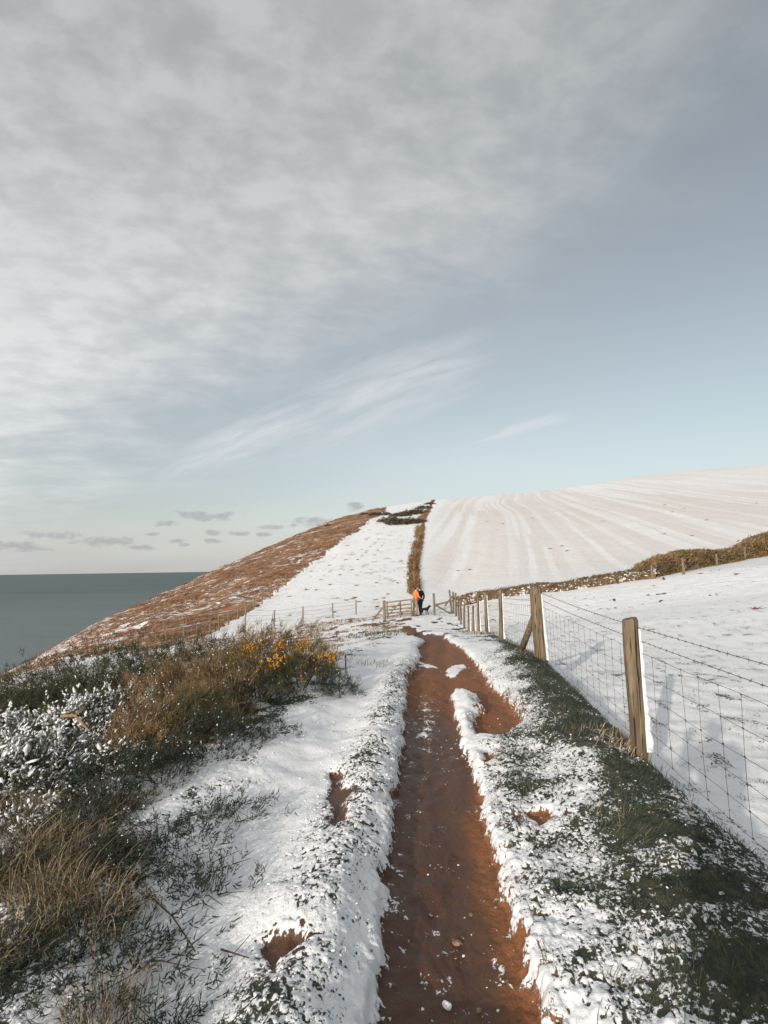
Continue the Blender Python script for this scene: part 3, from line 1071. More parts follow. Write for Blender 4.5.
BANK = bank_mat()
BPX = [(456, 607, 11), (480, 602, 12), (500, 598.5, 11), (520, 595.5, 11), (540, 592.5, 11), (560, 592, 10), (580, 589, 11), (600, 586, 12), (620, 583, 12), (640, 580, 13), (656, 578.5, 14)]
bpts = [(at(a, b_), hpx) for a, b_, hpx in BPX]
hb = thing('hedge_bank', 'low earth bank with brown dead stems and patchy snow between the two fields', 'bank', tuple(bpts[0][0]))
b0 = bpts[0][0]
V = []; Fc = []; nseg = 120; na = 11
ctr = []
for i in range(nseg + 1):
    t = i / nseg * (len(bpts) - 1); k = min(int(t), len(bpts) - 2); f = t - k
    p = bpts[k][0] * (1 - f) + bpts[k + 1][0] * f
    hh = (bpts[k][1] * (1 - f) + bpts[k + 1][1] * f) * p[1] / F
    ctr.append((p, hh))
    tg = norm((bpts[k + 1][0] - bpts[k][0])[:2]) if True else 0
    nrm = np.array([-tg[1], tg[0]])
    for j in range(na):
        q = j / (na - 1)
        w = (q * 1.5 - .05)
        up = hh * .80 * math.sin(math.pi * min(1, q * 1.0)) ** .7 * (1 + .35 * (random.random() - .5)) - (.15 if j in (0, na - 1) else 0)
        pp = p[:2] + nrm * w
        V.append((pp[0] - b0[0], pp[1] - b0[1], p[2] + up - b0[2] + .35 * (q > .5) * (q - .5)))
for i in range(nseg):
    for j in range(na - 1):
        Fc.append([i * na + j, (i + 1) * na + j, (i + 1) * na + j + 1, i * na + j + 1])
mk('earth', V, Fc, BANK, hb, True)
rs = np.random.default_rng(31)
T = []
H_ = []
for _ in range(1500):
    p, hh = ctr[rs.integers(len(ctr))]
    q = rs.random()
    T.append((p[0] - b0[0] + rs.normal(0, .1), p[1] - b0[1] + q * 1.3, p[2] - b0[2] + hh * .62 * math.sin(math.pi * q) ** .7 * .9)); H_.append(hh * rs.uniform(.3, .75))
Vt, Ft = in_tufts(0, np.array(T), np.array(H_), (.5, .0), .10, .022, 32, 5)
mk('dead_stems', Vt, Ft, BROWNG, hb)
# snow caught in the bank
sel = rs.random(len(T)) < .22
Vs, Fs = blobs(np.array(T)[sel] + (0, -.08, .06), rs.uniform(.03, .09, sel.sum()), rs.uniform(.02, .05, sel.sum()), rs)
tag(mk('snow', Vs, Fs, SNOW, hb, True), kind='stuff')

# windswept hedge on the right
HB = np.array([(651, 578), (668, 575), (685, 571.5), (703, 567.5), (722, 564.5), (750, 559), (768, 556), (800, 549), (860, 538), (930, 526)], float)
HT = np.array([(651, 563), (655, 556), (676, 549), (701, 543), (722, 545), (744, 543.5), (752, 539), (760, 534), (768, 530), (800, 520), (860, 510), (930, 500)], float)
rs = np.random.default_rng(41)
h0 = at(*HB[0])
hed = thing('hedge', 'windswept brown green hedge at the top edge of the near snowy field', 'hedge', tuple(h0))
hb_pts = [at(*q) for q in HB]
hpx_ = HB[:, 0]
def hedge_at(px):
    b_ = np.array([np.interp(px, hpx_, [p[k] for p in hb_pts]) for k in range(3)])
    top = np.interp(px, HT[:, 0], HT[:, 1]); bot = np.interp(px, HB[:, 0], HB[:, 1])
    return b_, (bot - top) * b_[1] / F
PPt = []; DD = []; LL = []
for _ in range(17000):
    px = 651 + 279 * rs.random() ** 1.25
    b_, hh = hedge_at(px)
    hh *= .76 * (.86 + .22 * vn(np.array(px / 6.0), np.array(.3), 8)) * (1 if px > 660 else .9)
    a = rs.uniform(-.1, math.pi * .62)          # around the cross-section, front to crown
    k = 1 - .35 * rs.random() ** 2.2
    dpt = 1.5
    yy = dpt - dpt * math.cos(a) * k
    zz = hh * math.sin(max(a, .02)) ** .55 * k if a > 0 else rs.uniform(0, .3) * hh
    PPt.append(b_ - h0 + (rs.normal(0, .15), yy + .1, zz)); DD.append((.55 + rs.normal(0, .5), -.5 * math.cos(a) + rs.normal(0, .5), .75 + rs.normal(0, .4))); LL.append(rs.uniform(.14, .42))
V, Fq = leafy(np.array(PPt), np.array(DD), np.array(LL), np.array(LL) * .13, rs)
mk('foliage', V, Fq, HEDGE, hed)
# dark solid core added as the hedge's inner shade, so no light leaks through
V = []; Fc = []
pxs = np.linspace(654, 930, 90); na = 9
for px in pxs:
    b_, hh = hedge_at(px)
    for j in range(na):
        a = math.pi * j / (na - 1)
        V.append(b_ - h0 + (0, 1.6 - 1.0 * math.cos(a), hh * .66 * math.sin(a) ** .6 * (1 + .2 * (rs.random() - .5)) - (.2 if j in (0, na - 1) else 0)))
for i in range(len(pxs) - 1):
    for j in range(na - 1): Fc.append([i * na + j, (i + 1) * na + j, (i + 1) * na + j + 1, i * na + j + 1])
mk('shade_core', V, Fc, plain_mat('hedge_core', (.045, .032, .018), .95, .5, 3, bump=.6), hed, True)
tt = []
hh_ = []
for _ in range(700):
    px = 651 + 270 * rs.random() ** 1.2
    b_, hh = hedge_at(px)
    tt.append(b_ - h0 + (0, rs.uniform(-.15, .5), 0)); hh_.append(rs.uniform(.2, .5))
V, Fq = in_tufts(0, np.array(tt), np.array(hh_), (.4, 0), .12, .02, 43, 6)
mk('dry_grass', V, Fq, HEDGE, hed)

# brown hedge line climbing the hill
rs = np.random.default_rng(51)
hl0 = at(415.5, 590)
hlo = thing('hedge', 'narrow brown hedge line climbing the hill between the strip and the ploughed field', 'hedge', tuple(hl0))
ys = np.linspace(500.5, 592, 200)
line = [(at(np.interp(y, HL_Y, HL_X) + .3, y), y) for y in ys]
T, H_, T2, H2 = [], [], [], []
for _ in range(4600):
    p, y = line[rs.integers(len(line))]
    if vn(np.array(y * .35), np.array(.5), 6) < .34: continue
    sp = p[1] / F
    off = rs.normal(0, .75) * sp
    x_, y_ = p[0] + off, p[1] + rs.normal(0, 1.2)
    T.append((x_ - hl0[0], y_ - hl0[1], ground(x_, y_) - hl0[2])); H_.append(rs.uniform(.25, .75))
    if rs.random() < .42 and y > 512:
        x_ = p[0] - (2.6 + abs(rs.normal(0, 1.8))) * sp
        T2.append((x_ - hl0[0], y_ - hl0[1], ground(x_, y_) - hl0[2])); H2.append(rs.uniform(.2, .6))
V, Fq = in_tufts(0, np.array(T), np.array(H_), (.1, 0), .12, .05, 52, 3)
mk('bracken_stems', V, Fq, BRACK, hlo)
V, Fq = in_tufts(0, np.array(T2), np.array(H2), (.1, 0), .15, .05, 53, 3)
mk('scrub', V, Fq, HEDGE, hlo)
for y, hh in ((586, 1.3), (572, 1.2), (558, 1.2), (545, 1.3), (532, 1.2)):
    p = at(np.interp(y, HL_Y, HL_X) - 1.2, y)
    mb = MB(); mb.tube([(0, 0, -.2), (.03, 0, hh)], [.07, .06], 6); mb.build('post', PALE, hlo, False, tuple(p - hl0))


# ------------------------------------------------------------------ gorse
def gorse_mesh(seed, n=80, m=13, R=.6, H=.6, Ls=(.05, .11), spk=26, sl=(.010, .018), lean=(.30, .14, 0), flat=False, inner=.45, jit=.5, cr=.10):
    """n sprays of m spiny shoots over a lumpy dome"""
    rs = np.random.default_rng(seed)
    th = np.arccos(1 - rs.random(n)); ph = rs.uniform(0, 2 * np.pi, n)
    lump = .66 + .50 * vn(ph * 1.4 + seed, th * 2.6, seed) + .16 * (vn(ph * 4 + seed, th * 6, seed + 1) - .5)
    dep = 1 - inner * rs.random(n) ** 1.8
    nrm = np.stack([np.sin(th) * np.cos(ph), np.sin(th) * np.sin(ph), np.cos(th)], -1)
    PC = nrm * (lump * dep)[:, None] * np.array([R, R, H])
    DC = nrm * np.array([.8, .8, .6]) + np.array([0, 0, .40 if not flat else .12]) + np.array(lean) + rs.normal(0, .25, (n, 3))
    DC /= np.linalg.norm(DC, axis=1)[:, None]
    tc_ = rs.random(n)
    gc = np.repeat(np.arange(n), m); N = n * m
    D = DC[gc] + rs.normal(0, jit, (N, 3)); D /= np.linalg.norm(D, axis=1)[:, None]
    P = PC[gc] + DC[gc] * (cr * rs.uniform(-.5, .8, N))[:, None] + rs.normal(0, cr * .22, (N, 3))
    P[:, 2] = np.maximum(P[:, 2], .005)
    L = rs.uniform(*Ls, N)
    bend = rs.normal(0, .22, (N, 3)); bend[:, 2] += .14
    tone = np.clip(tc_[gc] * .7 + rs.random(N) * .3, 0, 1)
    lump, dep, th = lump[gc], dep[gc], th[gc]
    n = N
    # spines
    t = np.tile((np.arange(spk) + .5) / spk, (n, 1)) + rs.normal(0, .012, (n, spk))
    C = P[:, None] + D[:, None] * (L[:, None] * t)[..., None] + bend[:, None] * (L[:, None] * t * t)[..., None]
    C = C.reshape(-1, 3)
    m = len(C)
    rv = rs.normal(size=(m, 3)); Dr = np.repeat(D, spk, 0)
    rv -= Dr * (rv * Dr).sum(1)[:, None]; rv /= np.linalg.norm(rv, axis=1)[:, None] + 1e-9
    sd = rv * .86 + Dr * .62
    ln = rs.uniform(*sl, m) * (1.15 - .55 * np.abs(t.reshape(-1)))
    w = np.cross(rv, Dr) * (ln * (.09 if flat else .13))[:, None]
    V = np.stack([C - w, C + w, C + sd * ln[:, None]], 1).reshape(-1, 3)
    Fq = np.arange(m * 3).reshape(-1, 3)
    # shoot axes
    A = P; B = P + D * (L * .5)[:, None] + bend * (L * .25)[:, None]; E = P + D * L[:, None] + bend * L[:, None]
    s = np.cross(D, rs.normal(size=(n, 3))); s /= np.linalg.norm(s, axis=1)[:, None]
    s *= .0028
    Va = np.stack([A - s, A + s, B - s * .8, B + s * .8, E], 1).reshape(-1, 3)
    ba = (np.arange(n) * 5)[:, None] + len(V)
    Fs = [ba + np.array([[0, 1, 3, 2]]), ba + np.array([[2, 3, 4]])]
    tn = np.concatenate([np.repeat(tone, spk * 3), np.repeat(tone, 5)])
    return np.concatenate([V, Va]), [Fq, Fs[0], Fs[1]], P, D, L, bend, th, lump * dep, tn, (PC, DC, th)


def gorse_proto(seed, mat, snow=0.0, flowers=0, **kw):
    rs = np.random.default_rng(seed + 500)
    V, Fq, P, D, L, bend, th, dep, tn, (PC, DC, _) = gorse_mesh(seed, **kw)
    root = bpy.data.objects.new('gorse_bush', None)
    COL.objects.link(root)
    fo = mk('foliage', V, Fq, mat, root)
    ta = fo.data.attributes.new('tone', 'FLOAT', 'POINT'); ta.data.foreach_set('value', tn.astype(np.float32))
    R = kw.get('R', .6); H = kw.get('H', .6)
    mb = MB()
    sk = .35 if kw.get('flat') else 1.0
    for _ in range(9):
        a = rs.uniform(0, 6.28); e = np.array([R * .7 * math.cos(a), R * .7 * math.sin(a), H * rs.uniform(.3, .75)])
        mb.tube([(e[0] * .05, e[1] * .05, -.05), e * .45 + rs.normal(0, .03, 3), e], [.010 * sk, .007 * sk, .004 * sk], 5, False)
    mb.build('stems', STEM, root)
    if snow > 0:
        up = np.where((P[:, 2] > .12 * H) & (dep > .62))[0]
        up = up[rs.random(len(up)) < snow * .5]
        up = np.repeat(up, 2)
        k = rs.uniform(.25, 1.0, len(up))
        c = P[up] + D[up] * (L[up] * k)[:, None] + bend[up] * (L[up] * k * k)[:, None] + np.array([0, 0, .006])
        ln = rs.uniform(.010, .026, len(up)) * (.5 + .8 * snow)
        Vs, Fs = blobs(c, rs.uniform(.005, .0125, len(up)) * (.7 + .5 * snow), rs.uniform(.004, .011, len(up)) * (.7 + .5 * snow), rs, .42, (D[up], ln))
        if snow > .2:
            ci = np.where(PC[:, 2] > .10 * H)[0]
            ci = ci[rs.random(len(ci)) < snow]
            ci = np.repeat(ci, 5); q = len(ci)
            cc = PC[ci] + DC[ci] * rs.uniform(-.01, .11, q)[:, None] + rs.normal(0, .022, (q, 3)) + np.array([0, 0, .030])
            r_ = rs.uniform(.006, .020, q)
            ax_ = DC[ci] * np.array([1, 1, .45]) + rs.normal(0, .3, (q, 3)); ax_ /= np.linalg.norm(ax_, axis=1)[:, None]
            V2_, F2_ = blobs(cc, r_, r_ * rs.uniform(.4, .7, q), rs, .5, (ax_, r_ * rs.uniform(1.2, 2.6, q)), True)
            Fs = np.concatenate([Fs, F2_ + len(Vs)]); Vs = np.concatenate([Vs, V2_])
        tag(mk('snow', Vs, Fs, SNOW, root, True), kind='stuff')
    if flowers:
        up = np.where((P[:, 2] > .3 * H) & (dep > .78))[0]
        patch = vn(P[:, 0] * 5 + seed, P[:, 1] * 5 + P[:, 2] * 4, seed + 3)
        pr = (patch[up] - .35).clip(0, 1); pr = pr / pr.sum()
        up = rs.choice(up, flowers, True, pr)
        k = rs.uniform(.45, 1.0, flowers)
        c = P[up] + D[up] * (L[up] * k)[:, None] + rs.normal(0, .010, (flowers, 3))
        Vs, Fs = blobs(c, rs.uniform(.006, .012, flowers), rs.uniform(.006, .011, flowers), rs, .4)
        tag(mk('flowers', Vs, Fs, FLOWER, root), kind='stuff')
    return root


PROTO = {}
for k, (seed, mat, snow, fl, kw) in {
    'dark_a': (1, GREEN, .05, 0, dict(n=200, R=.82, H=1.0)),
    'dark_b': (2, GREEN, .03, 0, dict(n=200, R=.86, H=.96)),
    'snowy_a': (3, GREEN, .58, 0, dict(n=150, R=.68, H=.42)),
    'snowy_b': (4, GREEN, .42, 0, dict(n=150, R=.66, H=.40)),
    'brown_a': (5, BROWNG, .04, 0, dict(n=190, R=.70, H=.82, Ls=(.06, .13))),
    'brown_b': (6, BROWNG, .06, 0, dict(n=190, R=.66, H=.74, Ls=(.06, .13))),
    'flower_a': (7, GREEN, .06, 850, dict(n=150, R=.66, H=.72)),
    'deep_a': (8, DARKG, .04, 0, dict(n=140, R=.55, H=.55, Ls=(.04, .09), sl=(.008, .015))),
    'deep_b': (9, DARKG, .07, 0, dict(n=135, R=.6, H=.45, Ls=(.04, .09), sl=(.008, .015))),
    'sprawl_a': (10, DARKG, 0, 0, dict(n=95, m=11, R=.46, H=.10, flat=True, inner=.97, Ls=(.02, .05), spk=26, sl=(.003, .0065), jit=.7, cr=.05)),
    'sprawl_b': (11, DARKG, 0, 0, dict(n=70, m=11, R=.42, H=.09, flat=True, inner=.97, Ls=(.02, .05), spk=26, sl=(.003, .0065), jit=.7, cr=.05)),
    'far': (12, SCRUB, 0, 0, dict(n=120, m=8, R=1.0, H=.8, Ls=(.12, .30), spk=8, sl=(.06, .14), cr=.15)),
}.items():
    PROTO[k] = gorse_proto(seed, mat, snow, fl, **kw)
USED = set()


def gorse(kind, px, Z, sc, label, group, rz=None, sink=.04, cat='bush'):
    p = at_depth(px, Z)
    p[2] = sg(p[0], p[1]) - sink
    rz = random.uniform(0, 6.28) if rz is None else rz
    pr = PROTO[kind]
    if kind not in USED:
        USED.add(kind)
        pr.location = tuple(p); pr.rotation_euler = (0, 0, rz); pr.scale = sc if hasattr(sc, '__len__') else (sc,) * 3
        tag(pr, label, cat, group)
        return pr
    return copy_thing(pr, tuple(p), rz, sc, label, group)


g1 = 'dark gorse bushes on the seaward edge'
gorse('dark_a', -25, 8.3, (1, 1, .74), 'dark green gorse bush cut by the left frame edge below the sea', g1)
gorse('dark_b', 22, 9.0, (1, 1, .78), 'dark green gorse bush whose top meets the sea at far left', g1)
gorse('dark_a', 62, 9.6, (1, 1, .86), 'dark green gorse bush under the low snowy tip of the headland', g1)
gorse('dark_b', 102, 9.8, (1, 1, 1.04), 'dark green gorse bush below the brown lower slope of the headland', g1)
gorse('dark_a', 142, 10.2, (1, 1, 1.02), 'dark green gorse bush just left of the sagging snowy hand rail', g1)
gorse('dark_b', 180, 10.4, (1, 1, .92), 'dark green gorse bush right below the grey stile post', g1)
gorse('deep_a', 212, 10.8, 1.3, 'blackish gorse bush at the right end of the dark seaward row', g1)
gorse('dark_b', -8, 7.1, (.95, .95, .8), 'dark green gorse bush in front of the seaward row at the left edge', g1)
gorse('dark_a', 45, 7.6, (1, 1, .75), 'dark gorse bush directly behind the snowiest low gorse', g1)
gorse('dark_b', 92, 7.9, (1, 1, .75), 'dark gorse bush lightly dusted behind the middle of the snowy gorse', g1)
gorse('deep_b', 136, 8.2, (1.2, 1.2, 1.25), 'dusted dark gorse bush between the snowy gorse and the stile post', g1)
g2 = 'low gorse bushes loaded with snow'
gorse('snowy_a', -14, 5.5, 1.0, 'low gorse bush loaded with snow, cut by the left frame edge', g2)
gorse('snowy_b', 22, 5.9, 1.05, 'low gorse bush heaped with white snow, second from the left edge', g2)
gorse('snowy_a', 60, 6.2, 1.1, 'low snow covered gorse bush in the middle of the snowy patch', g2)
gorse('snowy_b', 98, 6.4, 1.05, 'snow covered gorse bush beside a short bent dead branch', g2)
gorse('snowy_a', 130, 6.7, .95, 'snow covered gorse bush meeting the golden brown gorse', g2)
gorse('snowy_b', 4, 4.6, 1.0, 'snowy low gorse bush just above the dry grass at the left edge', g2)
gorse('snowy_a', 48, 4.9, .85, 'snowy low gorse bush above the tallest straw grass', g2)
gorse('snowy_b', 90, 5.2, .9, 'thinly snowed low gorse bush left of the dark green thicket', g2)
g3 = 'golden brown gorse bushes'
gorse('brown_a', 160, 7.0, .85, 'golden brown gorse bush at the left end of the brown clump', g3)
gorse('brown_b', 196, 7.4, 1.0, 'golden brown gorse bush with pale dry shoots above the green thicket', g3)
gorse('brown_a', 232, 8.4, (1, 1, 1.08), 'tall brown gorse bush reaching up to the snowy strip', g3)
gorse('brown_b', 266, 8.9, (1.1, 1.1, 1.22), 'tall brown gorse bush behind the orange flowers', g3)
gorse('brown_a', 300, 9.2, (.9, .9, .95), 'brown gorse bush behind the brightest orange flowers', g3)
gorse('brown_b', 178, 6.1, .85, 'brown topped gorse bush between snowy gorse and green thicket', g3)
gorse('brown_a', 214, 6.6, .8, 'brown gorse bush in the middle of the clump below the tall one', g3)
g4 = 'flowering gorse bushes'
gorse('flower_a', 258, 7.5, 1.0, 'green gorse bush with scattered small orange flowers', g4)
gorse('flower_a', 300, 7.7, (.95, .95, .9), 'green gorse bush with the densest cluster of orange flowers near the track', g4, rz=2.2)
gorse('dark_b', 240, 6.9, .72, 'dark green gorse bush at the snow edge below the flowers', g4)
gorse('deep_a', 338, 7.6, (.62, .62, .66), 'small dark green gorse bush nearest the track at the clump end', g4)
g5 = 'dark green gorse thicket over the snow'
gorse('brown_b', 150, 5.2, .78, 'brown tipped gorse bush in the thicket nearest the dry grass', g3)
gorse('dark_b', 188, 5.6, .68, 'green gorse bush in the middle of the thicket spilling onto snow', g5)
gorse('brown_a', 205, 6.1, .66, 'low golden gorse bush right above the thicket tip on the snow', g3)
gorse('deep_b', 214, 5.3, .8, 'low dark gorse bush at the right tip of the thicket on snow', g5)
gorse('deep_a', 165, 4.6, .68, 'low dark gorse bush at the front of the thicket above smooth snow', g5)
gorse('deep_b', 112, 4.5, .8, 'dark gorse bush with a little snow left of the thicket front', g5)
gorse('snowy_b', 30, 3.75, .52, 'low half snowed gorse bush tangled in straw at the left edge', g2)
gorse('deep_b', 88, 3.7, .55, 'low dusted gorse bush tangled in the straw patch', g5)
gorse('deep_b', 112, 4.0, .6, 'small dark gorse bush between straw patch and thicket front', g5)
gorse('deep_a', 10, 3.1, .42, 'low dark gorse bush under straw at the left edge near the bottom', g5)
gorse('deep_a', 128, 3.3, .36, 'low dark gorse clump right of the straw patch', g5)
g6 = 'sprawling gorse sprigs poking through snow'
for i, (k, px, Z, s_, lab) in enumerate([
    ('sprawl_a', 168, 3.5, 1.0, 'flat dark gorse sprig sprawling through snow below the thicket'),
    ('sprawl_b', 205, 3.1, 1.0, 'thin dark gorse sprig lying on the smooth snow nearest the track'),
    ('sprawl_a', 130, 3.0, 1.0, 'dense dark sprig beside the tall dry grass'),
    ('sprawl_b', 150, 2.55, 1.0, 'dark sprig on snow right of the curved straw tuft'),
    ('sprawl_a', 95, 2.55, .95, 'dark sprig tangle behind the curved straw tuft'),
    ('sprawl_b', 175, 2.15, .9, 'dark sprig near the bottom frame edge left of the track'),
    ('sprawl_a', 40, 2.45, 1.0, 'dark sprig tangle below the dry grass at the left edge'),
    ('sprawl_b', 225, 3.9, 1.0, 'sparse sprig poking from snow below the thicket tip'),
    ('sprawl_a', 262, 5.6, .9, 'sparse dark sprig in snow under the flowering gorse'),
    ('sprawl_b', 100, 2.05, 1.0, 'dark sprig at the bottom edge under the straw tuft'),
    ('sprawl_a', 70, 3.4, 1.1, 'dark sprig half buried in dry grass at left')]):
    gorse(k, px, Z, s_, lab, g6, sink=.0, cat='gorse sprig')
g7 = 'gorse bushes near the hill crest'
for px, py, s_, lab in [(389, 521, 2.6, 'round dark bush at the lower left of the hilltop thicket'), (397, 523, 2.6, 'dark green bush along the lower edge of the hilltop thicket'),
                        (405, 524, 2.8, 'broad dark green bush low in the hilltop thicket'), (413, 522.5, 2.6, 'dark bush of the hilltop thicket touching the brown hedge line'),
                        (401, 516, 2.5, 'dark bush in the middle of the hilltop thicket'), (410, 514.5, 2.8, 'dark bush high in the hilltop thicket'), (418, 513, 2.6, 'dark bush of the hilltop thicket beside the top of the hedge'),
                        (424, 508.5, 2.3, 'topmost dark bush beside the hedge near the skyline'), (384, 515, 2.2, 'dark bush where bracken and hilltop thicket meet'),
                        (376, 514.5, 1.9, 'dark bush in the bracken left of the hilltop thicket'), (365, 514, 1.4, 'lone dark bush on the bracken skyline left of the thicket'), (330, 525.5, 1.3, 'small lone dark bush lowest on the bracken skyline'),
                        (430, 504, 1.8, 'small bush at the very top of the hedge line')]:
    p = at(px, py)
    pr = PROTO['far']
    sc3 = (s_ * 1.15, s_ * 1.15, s_ * .60)
    if 'far' not in USED:
        USED.add('far'); pr.location = tuple(p - (0, 0, .3)); pr.scale = sc3; tag(pr, lab, 'bush', g7)
    else: copy_thing(pr, tuple(p - (0, 0, .3)), random.uniform(0, 6.28), sc3, lab, g7)


# ------------------------------------------------------------------ dry grass tussocks
def tussock_mesh(seed, n=300, spread=.09, h=(.12, .34), lean=(.10, .0), wid=.0027):
    rs = np.random.default_rng(seed)
    P = np.concatenate([rs.normal(0, spread, (n, 2)), np.full((n, 1), -.02)], 1)
    out = P[:, :2] / (np.linalg.norm(P[:, :2], axis=1)[:, None] + .03)
    ln = np.concatenate([out * rs.uniform(.1, .7, (n, 1)) + np.array(lean) + rs.normal(0, .22, (n, 2)), np.zeros((n, 1))], 1)
    return blades(P, rs.uniform(*h, n), ln, np.full(n, wid), 4, rs, .9)


tus = []
for sd in range(4):
    V, Fq = tussock_mesh(70 + sd)
    tus.append((V, Fq))
g8 = 'dry straw grass tufts'
tmesh = {}
for px, Z, sc3, k, lab in [(112, 2.75, 1.0, 0, 'curved straw coloured grass tuft standing free in the snow'), (60, 3.0, 1.15, 1, 'tall dry grass tuft in the middle of the left grass patch'),
                           (22, 3.25, 1.3, 2, 'dense dry grass tuft at the left frame edge'), (75, 3.6, 1.2, 3, 'dry grass tuft behind the tall one in the left patch'),
                           (30, 3.9, 1.2, 0, 'dry grass tuft just below the snowy gorse at the left'), (-15, 3.0, 1.3, 1, 'dry grass tuft half out of frame at the left edge'),
                           (70, 4.2, 1.1, 2, 'short dry grass tuft in front of the snowy gorse'), (10, 2.5, .8, 3, 'small dry grass tuft low at the left edge'),
                           (105, 3.35, 1.0, 1, 'dry grass tuft right of the left grass patch beside dark sprigs'), (118, 2.3, .8, 2, 'bent straw tuft with snow at its foot near the bottom edge'),
                           (48, 3.35, 1.1, 3, 'brown dry grass tuft in the thick of the left grass patch'), (-5, 4.2, 1.2, 0, 'dry grass tuft under the leftmost snowy gorse'),
                           (125, 4.0, .95, 3, 'dry grass tuft under the dark thicket front'), (85, 2.9, .8, 0, 'thin dry grass tuft left of the curved straw tuft')]:
    p = at_depth(px, Z); p[2] = sg(p[0], p[1])
    if k not in tmesh:
        V, Fq = tus[k]
        o = mk('grass_tuft', V, Fq, STRAW); tmesh[k] = o
    else:
        o = tmesh[k].copy(); COL.objects.link(o)
    o.location = tuple(p); o.rotation_euler = (0, 0, random.uniform(-.7, .7)); o.scale = (sc3,) * 3
    tag(o, lab, 'grass tuft', g8)
# a dead bent branch in the snowy gorse, twigs on the snow
def twig(label, pts, r, mat=STEM):
    p0 = np.array(pts[0]); mb = MB()
    mb.tube([np.array(q) - p0 for q in pts], [r * (1 - .5 * i / (len(pts) - 1)) for i in range(len(pts))], 6, True, .1)
    if len(pts) > 2:
        m = np.array(pts[1]) - p0
        mb.tube([m, m + np.array([.06, .04, .05])], [r * .5, r * .3], 5)
    tag(mb.build('twig', mat, None, False, tuple(p0)), label, 'twig', 'fallen twigs')


def gpt(px, py, up):
    p = at(px, py); p[2] = sg(p[0], p[1]) + up; return p


b1, b2 = at(60, 762), at(88, 775)
DRYW = plain_mat('dry_branch', (.25, .15, .08), .85)
twig('short bent dead branch lying on the snowy gorse', [b1 + (0, 0, .42), (b1 + b2) / 2 + (0, 0, .46), b2 + (0, 0, .36)], .016, DRYW)
twig('dark straight twig lying on smooth snow left of the mud hole', [gpt(221, 950, .010), gpt(234, 953, .014), gpt(249, 957, .01)], .0045)
twig('long thin dark twig crossing the snow among the sprigs', [gpt(150, 905, .02), gpt(172, 926, .03), gpt(193, 950, .012)], .0045)

# ------------------------------------------------------------------ scattered stuff: turf, straw, bracken, snow lumps
rs = np.random.default_rng(77)
def scatter(n, s0, s1, u0, u1, pw=1.0):
    s = s0 + (s1 - s0) * rs.random(n) ** pw
    u = rs.uniform(u0, u1, n)
    return xy(u, s)


# green bank grass
x, y = scatter(90000, .9, 15, .2, 1.95, 1.5)
z, A = surf(x, y)
keep = (rs.random(len(x)) < np.clip(.95 - A['cov'], 0, 1) ** 1.4 * .75 * sst(-.02, .12, A['msd'])) & (fbm(x * 5, y * 5, 2, 9) > .40)
x, y, z = x[keep], y[keep], z[keep]
n = len(x)
cl = fbm(x * 6, y * 6, 2, 15); a = vn(x * 2.2, y * 2.2, 16) * 9
ln = np.stack([np.cos(a) * .7 + rs.normal(.1, .35, n), np.sin(a) * .7 + rs.normal(-.2, .35, n), np.zeros(n)], -1)
V1, F1 = blades(np.stack([x, y, z - .004], -1), (.045 + .115 * cl) * rs.uniform(.4, 1.3, n), ln, np.full(n, .0018) * (1 + y * .06), 2, rs, .9)
o = mk('bank_grass', V1, F1, TURF); tag(o, kind='stuff')
# blades poking through thin snow: ridge, right shoulder, field, left snow
x, y = scatter(60000, .9, 13, -4.2, 1.2, 1.4)
z, A = surf(x, y)
pr = np.clip(.95 - A['cov'], 0, 1) * sst(.02, .1, A['msd']) * .55
keep = (rs.random(len(x)) < pr) & (fbm(x * 7, y * 7, 2, 19) > .47)
x, y, z = x[keep], y[keep], z[keep]; n = len(x)
ln = np.stack([rs.normal(.3, .5, n), rs.normal(0, .5, n), np.zeros(n)], -1)
V2, F2 = blades(np.stack([x, y, z - .004], -1), rs.uniform(.02, .075, n), ln, np.full(n, .0018), 2, rs, .9)
o = mk('thin_grass', V2, F2, TURF); tag(o, kind='stuff')
# tufts in the snowy field beyond the fence
c = []
for px, py in [(699, 722), (694, 731), (690, 740), (755, 786), (763, 784), (738, 778), (730, 777), (705, 772), (685, 765), (745, 800), (764, 800)]: c.append(at(px, py))
cx, cy = [], []
for _ in range(420):
    xx = rs.uniform(3, 26); yy = rs.uniform(3, 36)
    uu, ss = us(xx, yy)
    if uu > 2.3: c.append(np.array([xx, yy, ground(xx, yy)]))
C = np.array(c); per = 9
Q = np.repeat(C, per, 0); Q[:, :2] += rs.normal(0, .035, (len(Q), 2)) * np.repeat(np.where(np.arange(len(C)) < 11, .9, 1.0 + C[:, 1] * .03), per)[:, None]
Q[:, 2] = surf(Q[:, 0], Q[:, 1])[0] - .005
hh = rs.uniform(.02, .055, len(Q)) * np.repeat(rs.uniform(.5, 1.3, len(C)), per)
V3, F3 = blades(Q, hh, np.concatenate([rs.normal(.2, .6, (len(Q), 2)), np.zeros((len(Q), 1))], 1), np.full(len(Q), .003) * (1 + Q[:, 1] * .09), 2, rs, .9)
o = mk('field_grass', V3, F3, TURF); tag(o, kind='stuff')
